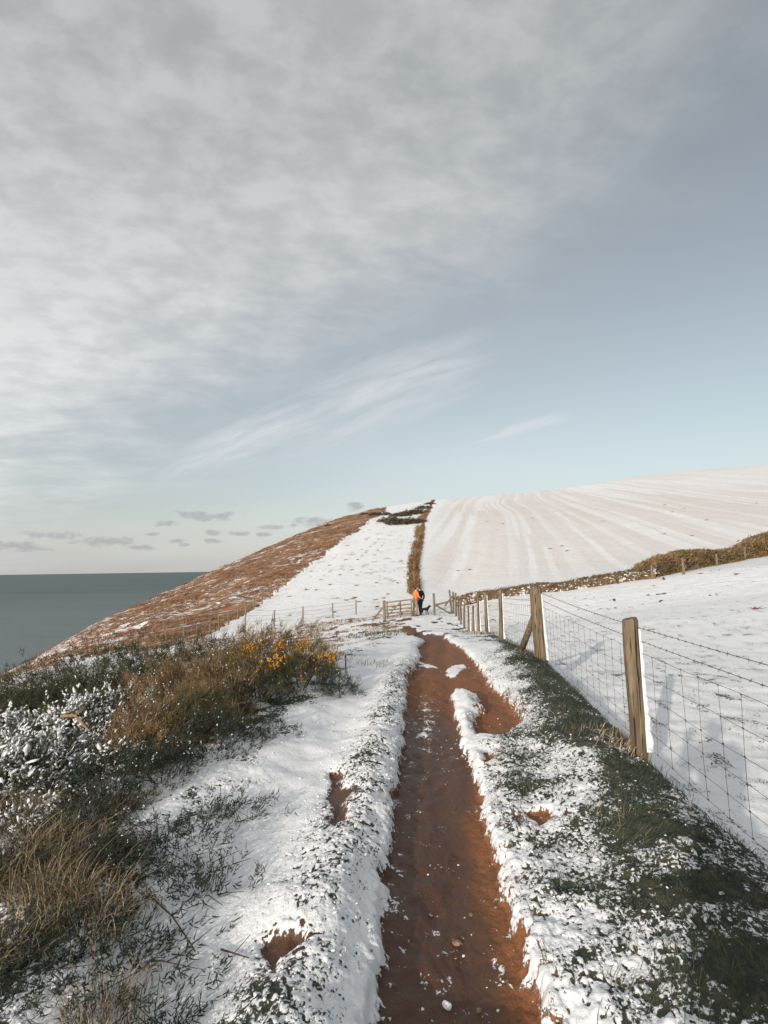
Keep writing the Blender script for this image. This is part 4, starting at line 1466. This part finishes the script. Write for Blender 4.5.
# dark specks on the hill and on the snowy strip
c = [at(px, py) for px, py in [(590, 484), (603, 521), (664, 505), (707, 520), (685, 508.5), (672, 512), (692, 536), (664, 534), (553, 512), (532, 518), (503, 524), (487, 521.5), (458, 571), (470, 570), (463, 522), (498, 530), (562, 546), (567, 551), (550, 549),
                               (500, 500), (756, 503), (755, 609), (490, 598), (376, 600), (355, 598), (370, 547), (375, 543), (382, 546), (366, 540), (392, 532), (358, 560), (340, 575), (352, 570), (362, 556), (330, 585), (321, 580), (316, 590), (345, 560), (378, 534), (384, 528)]]
for _ in range(48):
    px = rs.uniform(225, 410); py = rs.uniform(520, 618)
    if py > np.interp(px, BR_X, BR_Y) + 4 and px < np.interp(py, HL_Y, HL_X) - 7: c.append(at(px, py))
C = np.array(c); per = 26
wide = C[:, 1] / F * .8
Q = np.repeat(C, per, 0); Q[:, 0] += rs.normal(0, 1, len(Q)) * np.repeat(wide, per) * 1.1; Q[:, 1] += rs.normal(0, .5, len(Q)) * np.repeat(wide, per)
Q[:, 2] = surf(Q[:, 0], Q[:, 1])[0] - .01
V4, F4 = blades(Q, rs.uniform(.10, .30, len(Q)), np.concatenate([rs.normal(0, .7, (len(Q), 2)), np.zeros((len(Q), 1))], 1), np.full(len(Q), .05), 1, rs, .9)
o = mk('hill_grass', V4, F4, BRACK); tag(o, kind='stuff')
# straw grass left of the track further on, and around post feet
x, y = scatter(26000, 9.5, 36, -9.5, -.9, 1.0)
cl = fbm(x * .55, y * .55, 3, 25) + .10 * fbm(x * 3, y * 3, 2, 26)
u_, s_ = us(x, y)
pth = np.interp(s_, [9, 15, 25, 31, 36], [-.95, -1.0, -1.5, -2.6, -3.2])
keep = (cl > .545) & (u_ < pth) & (rs.random(len(x)) < .75)
x, y = x[keep], y[keep]
px2 = [(505, 640), (478, 634), (470, 634), (622, 742), (615, 735), (628, 752), (492, 634), (464, 632), (530, 655)]
ex = [at(*q) for q in px2]
ex = np.repeat(np.array(ex), 60, 0); ex[:, :2] += rs.normal(0, .10, (len(ex), 2)) * (1 + ex[:, 1:2] * .05)
x = np.concatenate([x, ex[:, 0]]); y = np.concatenate([y, ex[:, 1]])
z, A = surf(x, y); n = len(x)
V5, F5 = blades(np.stack([x, y, z - .01], -1), rs.uniform(.06, .22, n), np.stack([rs.normal(.35, .45, n), rs.normal(0, .45, n), np.zeros(n)], -1), .003 + .0005 * y, 2, rs, .9)
o = mk('straw_grass', V5, F5, STRAW); tag(o, kind='stuff')
x, y = scatter(30000, 1.6, 5.2, -4.6, -1.55, 1.1)
cl = fbm(x * 1.7, y * 1.7, 3, 35); u_, s_ = us(x, y)
keep = rs.random(len(x)) < sst(.44, .60, cl + .10 * sst(-1.9, -3.0, u_)) * sst(-1.5, -2.2, u_) * .20
x, y = x[keep], y[keep]; z, A = surf(x, y); n = len(x)
Vb, Fb = blades(np.stack([x, y, z - .01], -1), rs.uniform(.05, .20, n), np.stack([rs.normal(.1, .6, n), rs.normal(0, .6, n), np.zeros(n)], -1), np.full(n, .0017), 3, rs, .9)
o = mk('dead_grass', Vb, Fb, STRAW); tag(o, kind='stuff')
# dark green scrub in the same place
x, y = scatter(9000, 12, 34, -9, -1.2, 1.0)
keep = (fbm(x * .6 + 40, y * .6, 3, 27) > .60)
u_, s_ = us(x, y); keep &= u_ < np.interp(s_, [9, 15, 25, 31, 36], [-1.1, -1.2, -1.8, -2.8, -3.4])
x, y = x[keep], y[keep]; z, A = surf(x, y); n = len(x)
V6, F6 = blades(np.stack([x, y, z - .01], -1), rs.uniform(.08, .26, n), np.stack([rs.normal(.2, .5, n), rs.normal(0, .5, n), np.zeros(n)], -1), .004 + .0006 * y, 2, rs, .9)
o = mk('scrub_grass', V6, F6, GREEN); tag(o, kind='stuff')
# bracken on the headland
n = 30000
az = np.radians(rs.uniform(-37, 1, n)); r = 42 + 160 * rs.random(n) ** 1.2
x, y = r * np.sin(az), r * np.cos(az)
z, A = surf(x, y)
keep = (A['brown'] > .5) & (fbm(x * .12, y * .25, 3, 28) > .40)
x, y, z, r = x[keep], y[keep], z[keep], r[keep]
P = np.stack([x, y, z - .03], -1)
V7, F7 = in_tufts(0, P, rs.uniform(.15, .5, len(P)), (.35, .1), .22, .045, 29, 4, 1)
o = mk('bracken', V7, F7, BRACK); tag(o, kind='stuff')
# lumps of snow caught in turf
x, y = scatter(52000, .9, 11, -4.6, 1.75, 1.4)
z, A = surf(x, y)
u_, s_ = us(x, y)
cv = A['cov']
pr = np.where(A['msd'] > .03, np.exp(-((cv - .62) / .38) ** 2), .10 * (cv > -.3)) * (1 - .75 * (cv > 1.02))
keep = rs.random(len(x)) < pr * .40
x, y, z = x[keep], y[keep], z[keep]; n = len(x)
inmud = A['msd'][keep] < .03
rx = (.0025 + .0085 * rs.random(n) ** 1.8) * np.where(inmud, .7, 1.0)
V8, F8 = blobs(np.stack([x, y, z + rx * .15], -1), rx, rx * rs.uniform(.4, .8, n), rs, .45)
o = mk('snow_lumps', V8, F8, SNOW, None, True); tag(o, kind='stuff')

# stones in the mud
for i, (px, py, r, lab) in enumerate([(456, 904, .019, 'pale angular stone alone in the middle of the muddy track'), (436, 1010, .016, 'flat pale stone at the bottom edge of the muddy track'), (452, 1016, .014, 'sandy stone beside the flat pale one at the bottom edge'),
                                      (478, 964, .013, 'rounded brown stone right of the snow scraps on the track'), (418, 1014, .015, 'small brown stone left of the pale stones at the bottom edge'), (446, 960, .020, 'white snow crusted stone in the lower track'),
                                      (470, 880, .012, 'tiny brown stone near the right side of the track'), (430, 878, .011, 'tiny stone near the left half of the track')]):
    p = at(px, py); p[2] = sg(p[0], p[1])
    rr = np.random.default_rng(300 + i)
    v = ICO2_V * (1 + .28 * (rr.random((len(ICO2_V), 1)) - .5)) * np.array([1.2, .9, .62]) * r
    o = mk('stone', v, ICO2_F, STONE if i != 5 else SNOW, None, False, tuple(p + (0, 0, r * .25)))
    o.rotation_euler = (0, 0, rr.uniform(0, 6))
    tag(o, lab, 'stone', 'small stones on the muddy track')


# ------------------------------------------------------------------ people
SKIN = plain_mat('skin', (.50, .30, .22), .6, .1)
HAIR = plain_mat('hair', (.018, .013, .010), .7, .3)


def skinned(name, J, E, mat, parent, sub=2):
    keys = list(J)
    me = bpy.data.meshes.new(name)
    me.from_pydata([J[k][0] for k in keys], [(keys.index(a), keys.index(b)) for a, b in E], [])
    o = bpy.data.objects.new(name, me); COL.objects.link(o)
    md = o.modifiers.new('Skin', 'SKIN'); md.use_smooth_shade = True
    for i, k in enumerate(keys):
        r = J[k][1]
        me.skin_vertices[0].data[i].radius = r if hasattr(r, '__len__') else (r, r)
    me.skin_vertices[0].data[0].use_root = True
    ss = o.modifiers.new('Sub', 'SUBSURF'); ss.levels = sub; ss.render_levels = sub
    me.materials.append(mat)
    if parent: o.parent = parent
    return o


def person(label, loc, rz, height_, jacket, trousers, arms, legs=((.09, .05), (-.10, -.12)), lean_=.05, cap=None, bag=None):
    """arms: for each side (elbow xyz, wrist xyz); legs: for each side (x, y of the foot); faces +Y"""
    root = thing('person', label, 'person', loc, rz)
    k = height_ / 1.72
    def S(p): return (p[0] * k, p[1] * k, p[2] * k)
    J = {'pelvis': (S((0, 0, .95)), (.13 * k, .10 * k)), 'waist': (S((0, lean_ * .4, 1.10)), (.125 * k, .095 * k)), 'chest': (S((0, lean_ * .9, 1.30)), (.155 * k, .105 * k)),
         'neck0': (S((0, lean_ * 1.2, 1.43)), .075 * k), 'neck': (S((0, lean_ * 1.3, 1.50)), .052 * k), 'head0': (S((0, lean_ * 1.5 + .012, 1.57)), (.062 * k, .078 * k)),
         'head1': (S((0, lean_ * 1.6 + .012, 1.64)), (.072 * k, .092 * k)), 'head2': (S((0, lean_ * 1.6 + .005, 1.70)), (.050 * k, .066 * k)), 'nose': (S((0, lean_ * 1.6 + .112, 1.615)), .013 * k)}
    E = [('pelvis', 'waist'), ('waist', 'chest'), ('chest', 'neck0'), ('neck0', 'neck'), ('neck', 'head0'), ('head0', 'head1'), ('head1', 'head2'), ('head1', 'nose')]
    JJ = {q: J[q] for q in ('waist', 'pelvis', 'chest', 'neck0')}; JE = [('waist', 'pelvis'), ('waist', 'chest'), ('chest', 'neck0')]
    JT = {'pelvis': (S((0, 0, .93)), (.142 * k, .118 * k))}; TE = []
    for sd, (el, wr), ft in ((1, arms[0], legs[0]), (-1, arms[1], legs[1])):
        n = '+' if sd > 0 else '-'
        J['sh' + n] = (S((sd * .185, lean_ * 1.0, 1.405)), .055 * k); J['el' + n] = (S(el), .043 * k); J['wr' + n] = (S(wr), .029 * k)
        e = np.array(el); w = np.array(wr); d = norm(w - e)
        palm = w + d * .075
        J['pa' + n] = (S(palm), (.040 * k, .020 * k))
        E += [('chest', 'sh' + n), ('sh' + n, 'el' + n), ('el' + n, 'wr' + n), ('wr' + n, 'pa' + n)]
        side = norm(np.cross(d, (0, 0, 1.0)) + 1e-6) if abs(d[2]) < .9 else np.array((0, 1.0, 0))
        cur = np.array((-sd, 0, 0)) * .02 if abs(d[2]) > .7 else np.array((0, 0, -1)) * .02
        for f, (o_, Lf) in enumerate(((-.030, .062), (-.010, .072), (.010, .068), (.028, .054))):
            a1 = palm + side * o_ + d * (.02 + Lf * .5); a2 = palm + side * o_ * 1.1 + d * (.02 + Lf * .95) + cur
            J[f'f{f}a' + n] = (S(a1), .0095 * k); J[f'f{f}b' + n] = (S(a2), .0075 * k)
            E += [('pa' + n, f'f{f}a' + n), (f'f{f}a' + n, f'f{f}b' + n)]
        t1 = w + d * .03 - side * .045; t2 = w + d * .075 - side * .055 + cur
        J['ta' + n] = (S(t1), .011 * k); J['tb' + n] = (S(t2), .0085 * k); E += [('wr' + n, 'ta' + n), ('ta' + n, 'tb' + n)]
        JJ['sh' + n] = (S((sd * .185, lean_ * 1.0, 1.405)), .078 * k); JJ['el' + n] = (J['el' + n][0], .062 * k); JJ['wr' + n] = (S(w - d * .02), .046 * k)
        JE += [('chest', 'sh' + n), ('sh' + n, 'el' + n), ('el' + n, 'wr' + n)]
        hip = np.array((sd * .095, 0, .90)); foot = np.array((ft[0], ft[1], .08)); kn = (hip + foot) / 2 + np.array((0, .045, .02))
        for nm, p, r in (('hip', hip, .085), ('kn', kn, .058), ('an', foot, .038)):
            J[nm + n] = (S(p), r * k)
        J['toe' + n] = (S(foot + (0.01 * sd, .15, -.045)), .034 * k)
        E += [('pelvis', 'hip' + n), ('hip' + n, 'kn' + n), ('kn' + n, 'an' + n), ('an' + n, 'toe' + n)]
        JT['hip' + n] = (S(hip), .102 * k); JT['kn' + n] = (S(kn), .076 * k); JT['an' + n] = (S(foot + (0, 0, .02)), .060 * k)
        TE += [('pelvis', 'hip' + n), ('hip' + n, 'kn' + n), ('kn' + n, 'an' + n)]
        skinned('boot', {'heel': (S(foot + (0, -.04, -.04)), .044 * k), 'mid': (S(foot + (0, .05, -.045)), .042 * k), 'tip': (S(foot + (.01 * sd, .17, -.05)), .036 * k), 'cuff': (S(foot + (0, -.01, .07)), .050 * k)},
                [('heel', 'mid'), ('mid', 'tip'), ('heel', 'cuff')], HAIR, root, 1)
    for q, r in (('pelvis', (.155, .125)), ('waist', (.150, .120)), ('chest', (.178, .130)), ('neck0', (.095, .09))):
        JJ[q] = (JJ[q][0], (r[0] * k, r[1] * k))
    skinned('body', J, E, SKIN, root)
    skinned('jacket', JJ, JE, jacket, root)
    skinned('trousers', JT, TE, trousers, root)
    hy = lean_ * 1.6
    HJ = {'a': (S((0, hy - .03, 1.70)), (.080 * k, .090 * k)), 'b': (S((0, hy - .05, 1.62)), (.080 * k, .070 * k)), 'c': (S((0, hy - .055, 1.55)), (.062 * k, .045 * k))}
    skinned('hair' if cap is None else 'woolly_hat', HJ, [('a', 'b'), ('b', 'c')], HAIR if cap is None else cap, root)
    for sx in (-1, 1):
        v = ICO_V * .011 * k + np.array(S((sx * .032, hy + .088, 1.645)))
        mk('eye', v, ICO_F, HAIR, root, True)
    if bag is not None:
        skinned('backpack', {'a': (S((0, lean_ - .20, 1.10)), (.15 * k, .10 * k)), 'b': (S((0, lean_ - .19, 1.30)), (.15 * k, .10 * k)), 'c': (S((0, lean_ - .16, 1.42)), (.11 * k, .07 * k))}, [('a', 'b'), ('b', 'c')], bag, root)
    return root


ORANGE = plain_mat('orange_cloth', (.80, .20, .055), .7, .12, 20)
NAVY = plain_mat('navy_cloth', (.022, .032, .052), .85, .3, 20)
TAN = plain_mat('tan_cloth', (.30, .19, .12), .85, .2, 20)
BLACK = plain_mat('black_cloth', (.014, .016, .019), .85, .3, 20)
pA = at_depth(413.4, 33.7); pB = at_depth(418.6, 34.4)
pA[2] = sg(pA[0], pA[1]); pB[2] = sg(pB[0], pB[1])
person('person in a bright orange jacket and tan trousers standing by the gate', tuple(pA), rad(-65), 1.70, ORANGE, TAN,
       (((.27, .10, 1.14), (.22, .30, 1.05)), ((-.27, .08, 1.14), (-.20, .28, 1.02))), lean_=.06)
person('person in dark navy clothes walking beside the person in orange', tuple(pB), rad(15), 1.68, BLACK, NAVY,
       (((.25, -.02, 1.12), (.26, .12, .92)), ((-.25, -.06, 1.12), (-.27, -.02, .88))), legs=((.09, .16), (-.09, -.20)), lean_=.07, bag=BLACK)
# dog
pD = at_depth(422.8, 33.9); pD[2] = sg(pD[0], pD[1])
dog = thing('dog', 'black dog standing in the snow to the right of the two walkers', 'dog', tuple(pD), rad(-62))
dog.scale = (.76,) * 3
DJ = {'rump': ((0, -.26, .50), (.095, .10)), 'belly': ((0, -.02, .49), (.095, .105)), 'chest': ((0, .22, .48), (.10, .135)), 'neck': ((0, .36, .60), .075), 'head': ((0, .44, .70), .078), 'muz': ((0, .56, .67), .042), 'nose': ((0, .62, .66), .028),
      't1': ((0, -.38, .52), .028), 't2': ((0, -.50, .60), .022), 't3': ((0, -.58, .72), .014), 'e1': ((.055, .42, .76), .022), 'e2': ((.075, .42, .70), .014), 'g1': ((-.055, .42, .76), .022), 'g2': ((-.075, .42, .70), .014)}
DE = [('belly', 'rump'), ('belly', 'chest'), ('chest', 'neck'), ('neck', 'head'), ('head', 'muz'), ('muz', 'nose'), ('rump', 't1'), ('t1', 't2'), ('t2', 't3'), ('head', 'e1'), ('e1', 'e2'), ('head', 'g1'), ('g1', 'g2')]
for n, sx in (('l', .085), ('r', -.085)):
    st_ = .04 if n == 'l' else -.04
    DJ.update({'fs' + n: ((sx, .22, .40), .055), 'fe' + n: ((sx, .19 + st_, .24), .034), 'fp' + n: ((sx, .22 + st_, .04), .027), 'ft' + n: ((sx, .27 + st_, .025), .026),
               'hh' + n: ((sx, -.27, .42), .070), 'hk' + n: ((sx, -.20 - st_, .28), .045), 'ho' + n: ((sx, -.35 - st_, .17), .026), 'hp' + n: ((sx, -.32 - st_, .04), .025), 'ht' + n: ((sx, -.27 - st_, .025), .026)})
    DE += [('chest', 'fs' + n), ('fs' + n, 'fe' + n), ('fe' + n, 'fp' + n), ('fp' + n, 'ft' + n), ('rump', 'hh' + n), ('hh' + n, 'hk' + n), ('hk' + n, 'ho' + n), ('ho' + n, 'hp' + n), ('hp' + n, 'ht' + n)]
skinned('body', DJ, DE, BLACK, dog)
# the one who takes the picture stands on the track, only the shadow falls into the frame
zz = sg(-.02, -.40)
person('person in a dark coat standing on the track behind the viewpoint with both hands raised', (-.16, -.42, zz), 0.0, 1.84, BLACK, NAVY,
       (((.27, .10, 1.22), (.15, .24, 1.42)), ((-.27, .10, 1.22), (-.15, .24, 1.42))), legs=((.14, .04), (-.14, 0)), lean_=.0, cap=NAVY)

# ------------------------------------------------------------------ light
SUN_EL, SUN_AZ = rad(14.0), rad(29)          # shadows fall towards az 29 degrees right of ahead
sun_d = bpy.data.lights.new('sun', 'SUN'); sun = bpy.data.objects.new('sun', sun_d); COL.objects.link(sun)
sun_d.energy = 3.5; sun_d.angle = rad(.55); sun_d.color = (1.0, .90, .78)
dirv = Vector((math.sin(SUN_AZ) * math.cos(SUN_EL), math.cos(SUN_AZ) * math.cos(SUN_EL), -math.sin(SUN_EL)))
sun.rotation_euler = dirv.to_track_quat('-Z', 'Y').to_euler()
sun.location = (-10, -20, 15)

w = bpy.data.worlds.new('World'); scene.world = w; w.use_nodes = True
nt = w.node_tree; nt.nodes.clear(); g = NT(nt)
out = g.n('ShaderNodeOutputWorld'); bg = g.n('ShaderNodeBackground'); g.link(bg.outputs[0], out.inputs[0])
bg.inputs[1].default_value = .12
sky = g.n('ShaderNodeTexSky'); sky.sky_type = 'NISHITA'; sky.sun_disc = False
sky.sun_elevation = SUN_EL
sky.sun_rotation = rad(29 + 180)
sky.altitude = 60; sky.air_density = 1.0; sky.dust_density = 1.6; sky.ozone_density = 1.2
hs = g.n('ShaderNodeHueSaturation'); hs.inputs['Saturation'].default_value = .44; g.link(sky.outputs[0], hs.inputs['Color'])
tc = g.n('ShaderNodeTexCoord'); D = tc.outputs['Generated']
sep = g.n('ShaderNodeSeparateXYZ'); g.link(D, sep.inputs[0])
zc = g.math('MAXIMUM', sep.outputs[2], 0.0)
den = g.math('ADD', zc, .16)
comb = g.n('ShaderNodeCombineXYZ')
g.link(g.math('DIVIDE', sep.outputs[0], den), comb.inputs[0]); g.link(g.math('DIVIDE', sep.outputs[1], den), comb.inputs[1])
PL = comb.outputs[0]


def plane_n(a, b):
    n = np.cross(pix_dir(*a), pix_dir(*b)); n /= np.linalg.norm(n)
    if n[2] < 0: n = -n
    return tuple(float(q) for q in n)


big = g.noise(g.mapping(PL, (.55, .9, 1), (0, 0, rad(-25))), 1.0, 5, .55, .4)
fine = g.noise(g.mapping(PL, (1.9, 2.9, 1), (0, 0, rad(-28))), 1.7, 7, .58, .5)
puff = g.noise(g.mapping(PL, (3.2, 4.0, 1), (0, 0, rad(-15))), 2.6, 6, .6, .2)
e = g.vmath('DOT_PRODUCT', D, plane_n((-40, 540), (610, 225)))
cov = g.ramp(g.math('ADD', e, g.math('ADD', g.math('MULTIPLY', g.math('SUBTRACT', big, .5), .24), g.math('MULTIPLY', g.math('SUBTRACT', fine, .5), .20))), -.08, .22)
# fading on the right side of the picture's sky
side = g.ramp(sep.outputs[0], .64, .16)
cov = g.math('MULTIPLY', cov, g.math('ADD', .12, g.math('MULTIPLY', side, .88)))
tex = g.math('ADD', g.ramp(big, .3, .7, .52, .74), g.math('ADD', g.math('MULTIPLY', g.ramp(fine, .30, .72), .16), g.math('MULTIPLY', g.ramp(puff, .30, .72), .27)))
cov = g.math('MULTIPLY', cov, tex)
cov = g.math('ADD', g.math('MULTIPLY', cov, .86), g.math('MULTIPLY', g.ramp(big, .25, .75, .06, .24), g.ramp(sep.outputs[0], .60, .15, .12, 1.0)))


def streak(a, b, wid, amt, sc, seed):
    """a wisp along the great circle from a to b"""
    na = plane_n(a, b)
    da, db = pix_dir(*a), pix_dir(*b)
    ax = db - da; Ln = np.linalg.norm(ax); ax /= Ln
    t = g.vmath('DOT_PRODUCT', g.vmath('SUBTRACT', D, tuple(map(float, da))), tuple(map(float, ax)))
    dist = g.vmath('DOT_PRODUCT', D, na)
    dist = g.math('ADD', dist, g.math('MULTIPLY', g.math('SUBTRACT', big, .5), .05))
    w_ = g.math('MULTIPLY', g.math('ADD', .35, g.ramp(t, 0, Ln * .6)), wid)
    q = g.math('SUBTRACT', 1.0, g.math('DIVIDE', g.math('ABSOLUTE', dist), w_), None, True)
    q = g.ramp(q, 0, 1)
    end = g.math('MULTIPLY', g.ramp(t, -.05, Ln * .35), g.ramp(t, Ln * 1.05, Ln * .75))
    cv = g.n('ShaderNodeCombineXYZ')
    g.setin(cv.inputs[0], g.math('MULTIPLY', t, 5.5 * sc)); g.setin(cv.inputs[1], g.math('MULTIPLY', dist, 38.0 * sc)); cv.inputs[2].default_value = seed
    st2 = g.noise(cv.outputs[0], 1.0, 7, .62, .35)
    return g.math('MULTIPLY', g.math('MULTIPLY', q, end), g.math('MULTIPLY', g.ramp(st2, .18, .74), amt))


s1 = streak((95, 500), (530, 333), .085, .74, .8, 3.0)
s2 = streak((468, 445), (580, 415), .012, .60, 1.4, 9.0)
s3 = streak((150, 470), (430, 395), .03, .35, 1.2, 14.0)
cov = g.math('MAXIMUM', cov, g.math('MAXIMUM', s1, g.math('MAXIMUM', s2, s3)))
# brighten towards the horizon on the seaward side where the veil is thin and lit
low = g.ramp(zc, .78, .05)
ccol = g.mix(low, (3.55, 3.68, 3.74), (6.3, 6.4, 6.4))
ccol = g.mix(g.math('MULTIPLY', g.ramp(puff, .35, .65), .22), ccol, g.mix(low, (5.4, 5.55, 5.6), (6.9, 7.0, 7.0)))
base = g.mix(1.0, hs.outputs[0], (.965, 1.005, .985)); base.node.blend_type = 'MULTIPLY'
sund = g.vmath('DOT_PRODUCT', D, (-math.sin(SUN_AZ) * math.cos(SUN_EL), -math.cos(SUN_AZ) * math.cos(SUN_EL), math.sin(SUN_EL)))
ccol = g.mix(g.ramp(sund, .15, .97), ccol, (8.6, 8.4, 8.1))       # extra glow added to the unseen cloud round the sun, as soft fill
colr = g.mix(cov, base, ccol)
# pale band above the sea
band = g.math('MULTIPLY', g.ramp(zc, .16, .0), .55)
colr = g.mix(band, colr, (5.4, 5.4, 5.3))
# small fair weather clouds low over the water
az_ = g.math('ARCTAN2', sep.outputs[0], sep.outputs[1])
el_ = g.math('ARCSINE', sep.outputs[2])
cumn = g.noise(g.mapping(D, (1, 1, 2.0)), 42, 5, .6)
cumn2 = g.noise(g.mapping(D, (1, 1, 1.5), (0, 0, 0), (3, 1, 2)), 60, 4, .6)
tot = None
for px, py, wx, wy in [(53, 535, 24, 4.5), (8, 546, 26, 5), (112, 542, 30, 4.8), (140, 547, 16, 3), (203, 516.5, 32, 5), (166, 523.5, 15, 3.6), (213, 533, 8, 3), (213, 541, 9, 3), (175, 541, 8, 2.4), (240, 534, 12, 3), (262, 534.5, 9, 3),
                       (318, 522, 26, 6), (358, 506, 12, 5), (270, 527, 14, 3), (30, 549, 18, 2.5), (185, 545, 6, 2), (150, 534, 10, 2)]:
    d = pix_dir(px, py)
    a0 = math.atan2(d[0], d[1]); e0 = math.asin(d[2])
    qa = g.math('DIVIDE', g.math('SUBTRACT', az_, a0), wx / F)
    qe = g.math('DIVIDE', g.math('SUBTRACT', el_, e0), wy / F)
    r2 = g.math('SQRT', g.math('ADD', g.math('MULTIPLY', qa, qa), g.math('MULTIPLY', qe, qe)))
    k = g.ramp(g.math('ADD', r2, g.math('MULTIPLY', g.math('SUBTRACT', cumn, .5), 2.6)), 1.05, .35)
    tot = k if tot is None else g.math('MAXIMUM', tot, k)
colr = g.mix(g.math('MULTIPLY', tot, .72), colr, g.mix(g.ramp(cumn2, .4, .7), (2.9, 3.05, 3.15), (3.7, 3.75, 3.8)))
g.link(colr, bg.inputs[0])

# drop prototypes that found no place
for k, o in PROTO.items():
    if k not in USED:
        for c in list(o.children): bpy.data.objects.remove(c)
        bpy.data.objects.remove(o)

scene.view_settings.view_transform = 'Standard'
scene.view_settings.look = 'None'
scene.view_settings.gamma = 1.0
scene.view_settings.exposure = .16
scene.cycles.use_denoising = True
scene.cycles.max_bounces = 6
scene.cycles.diffuse_bounces = 3
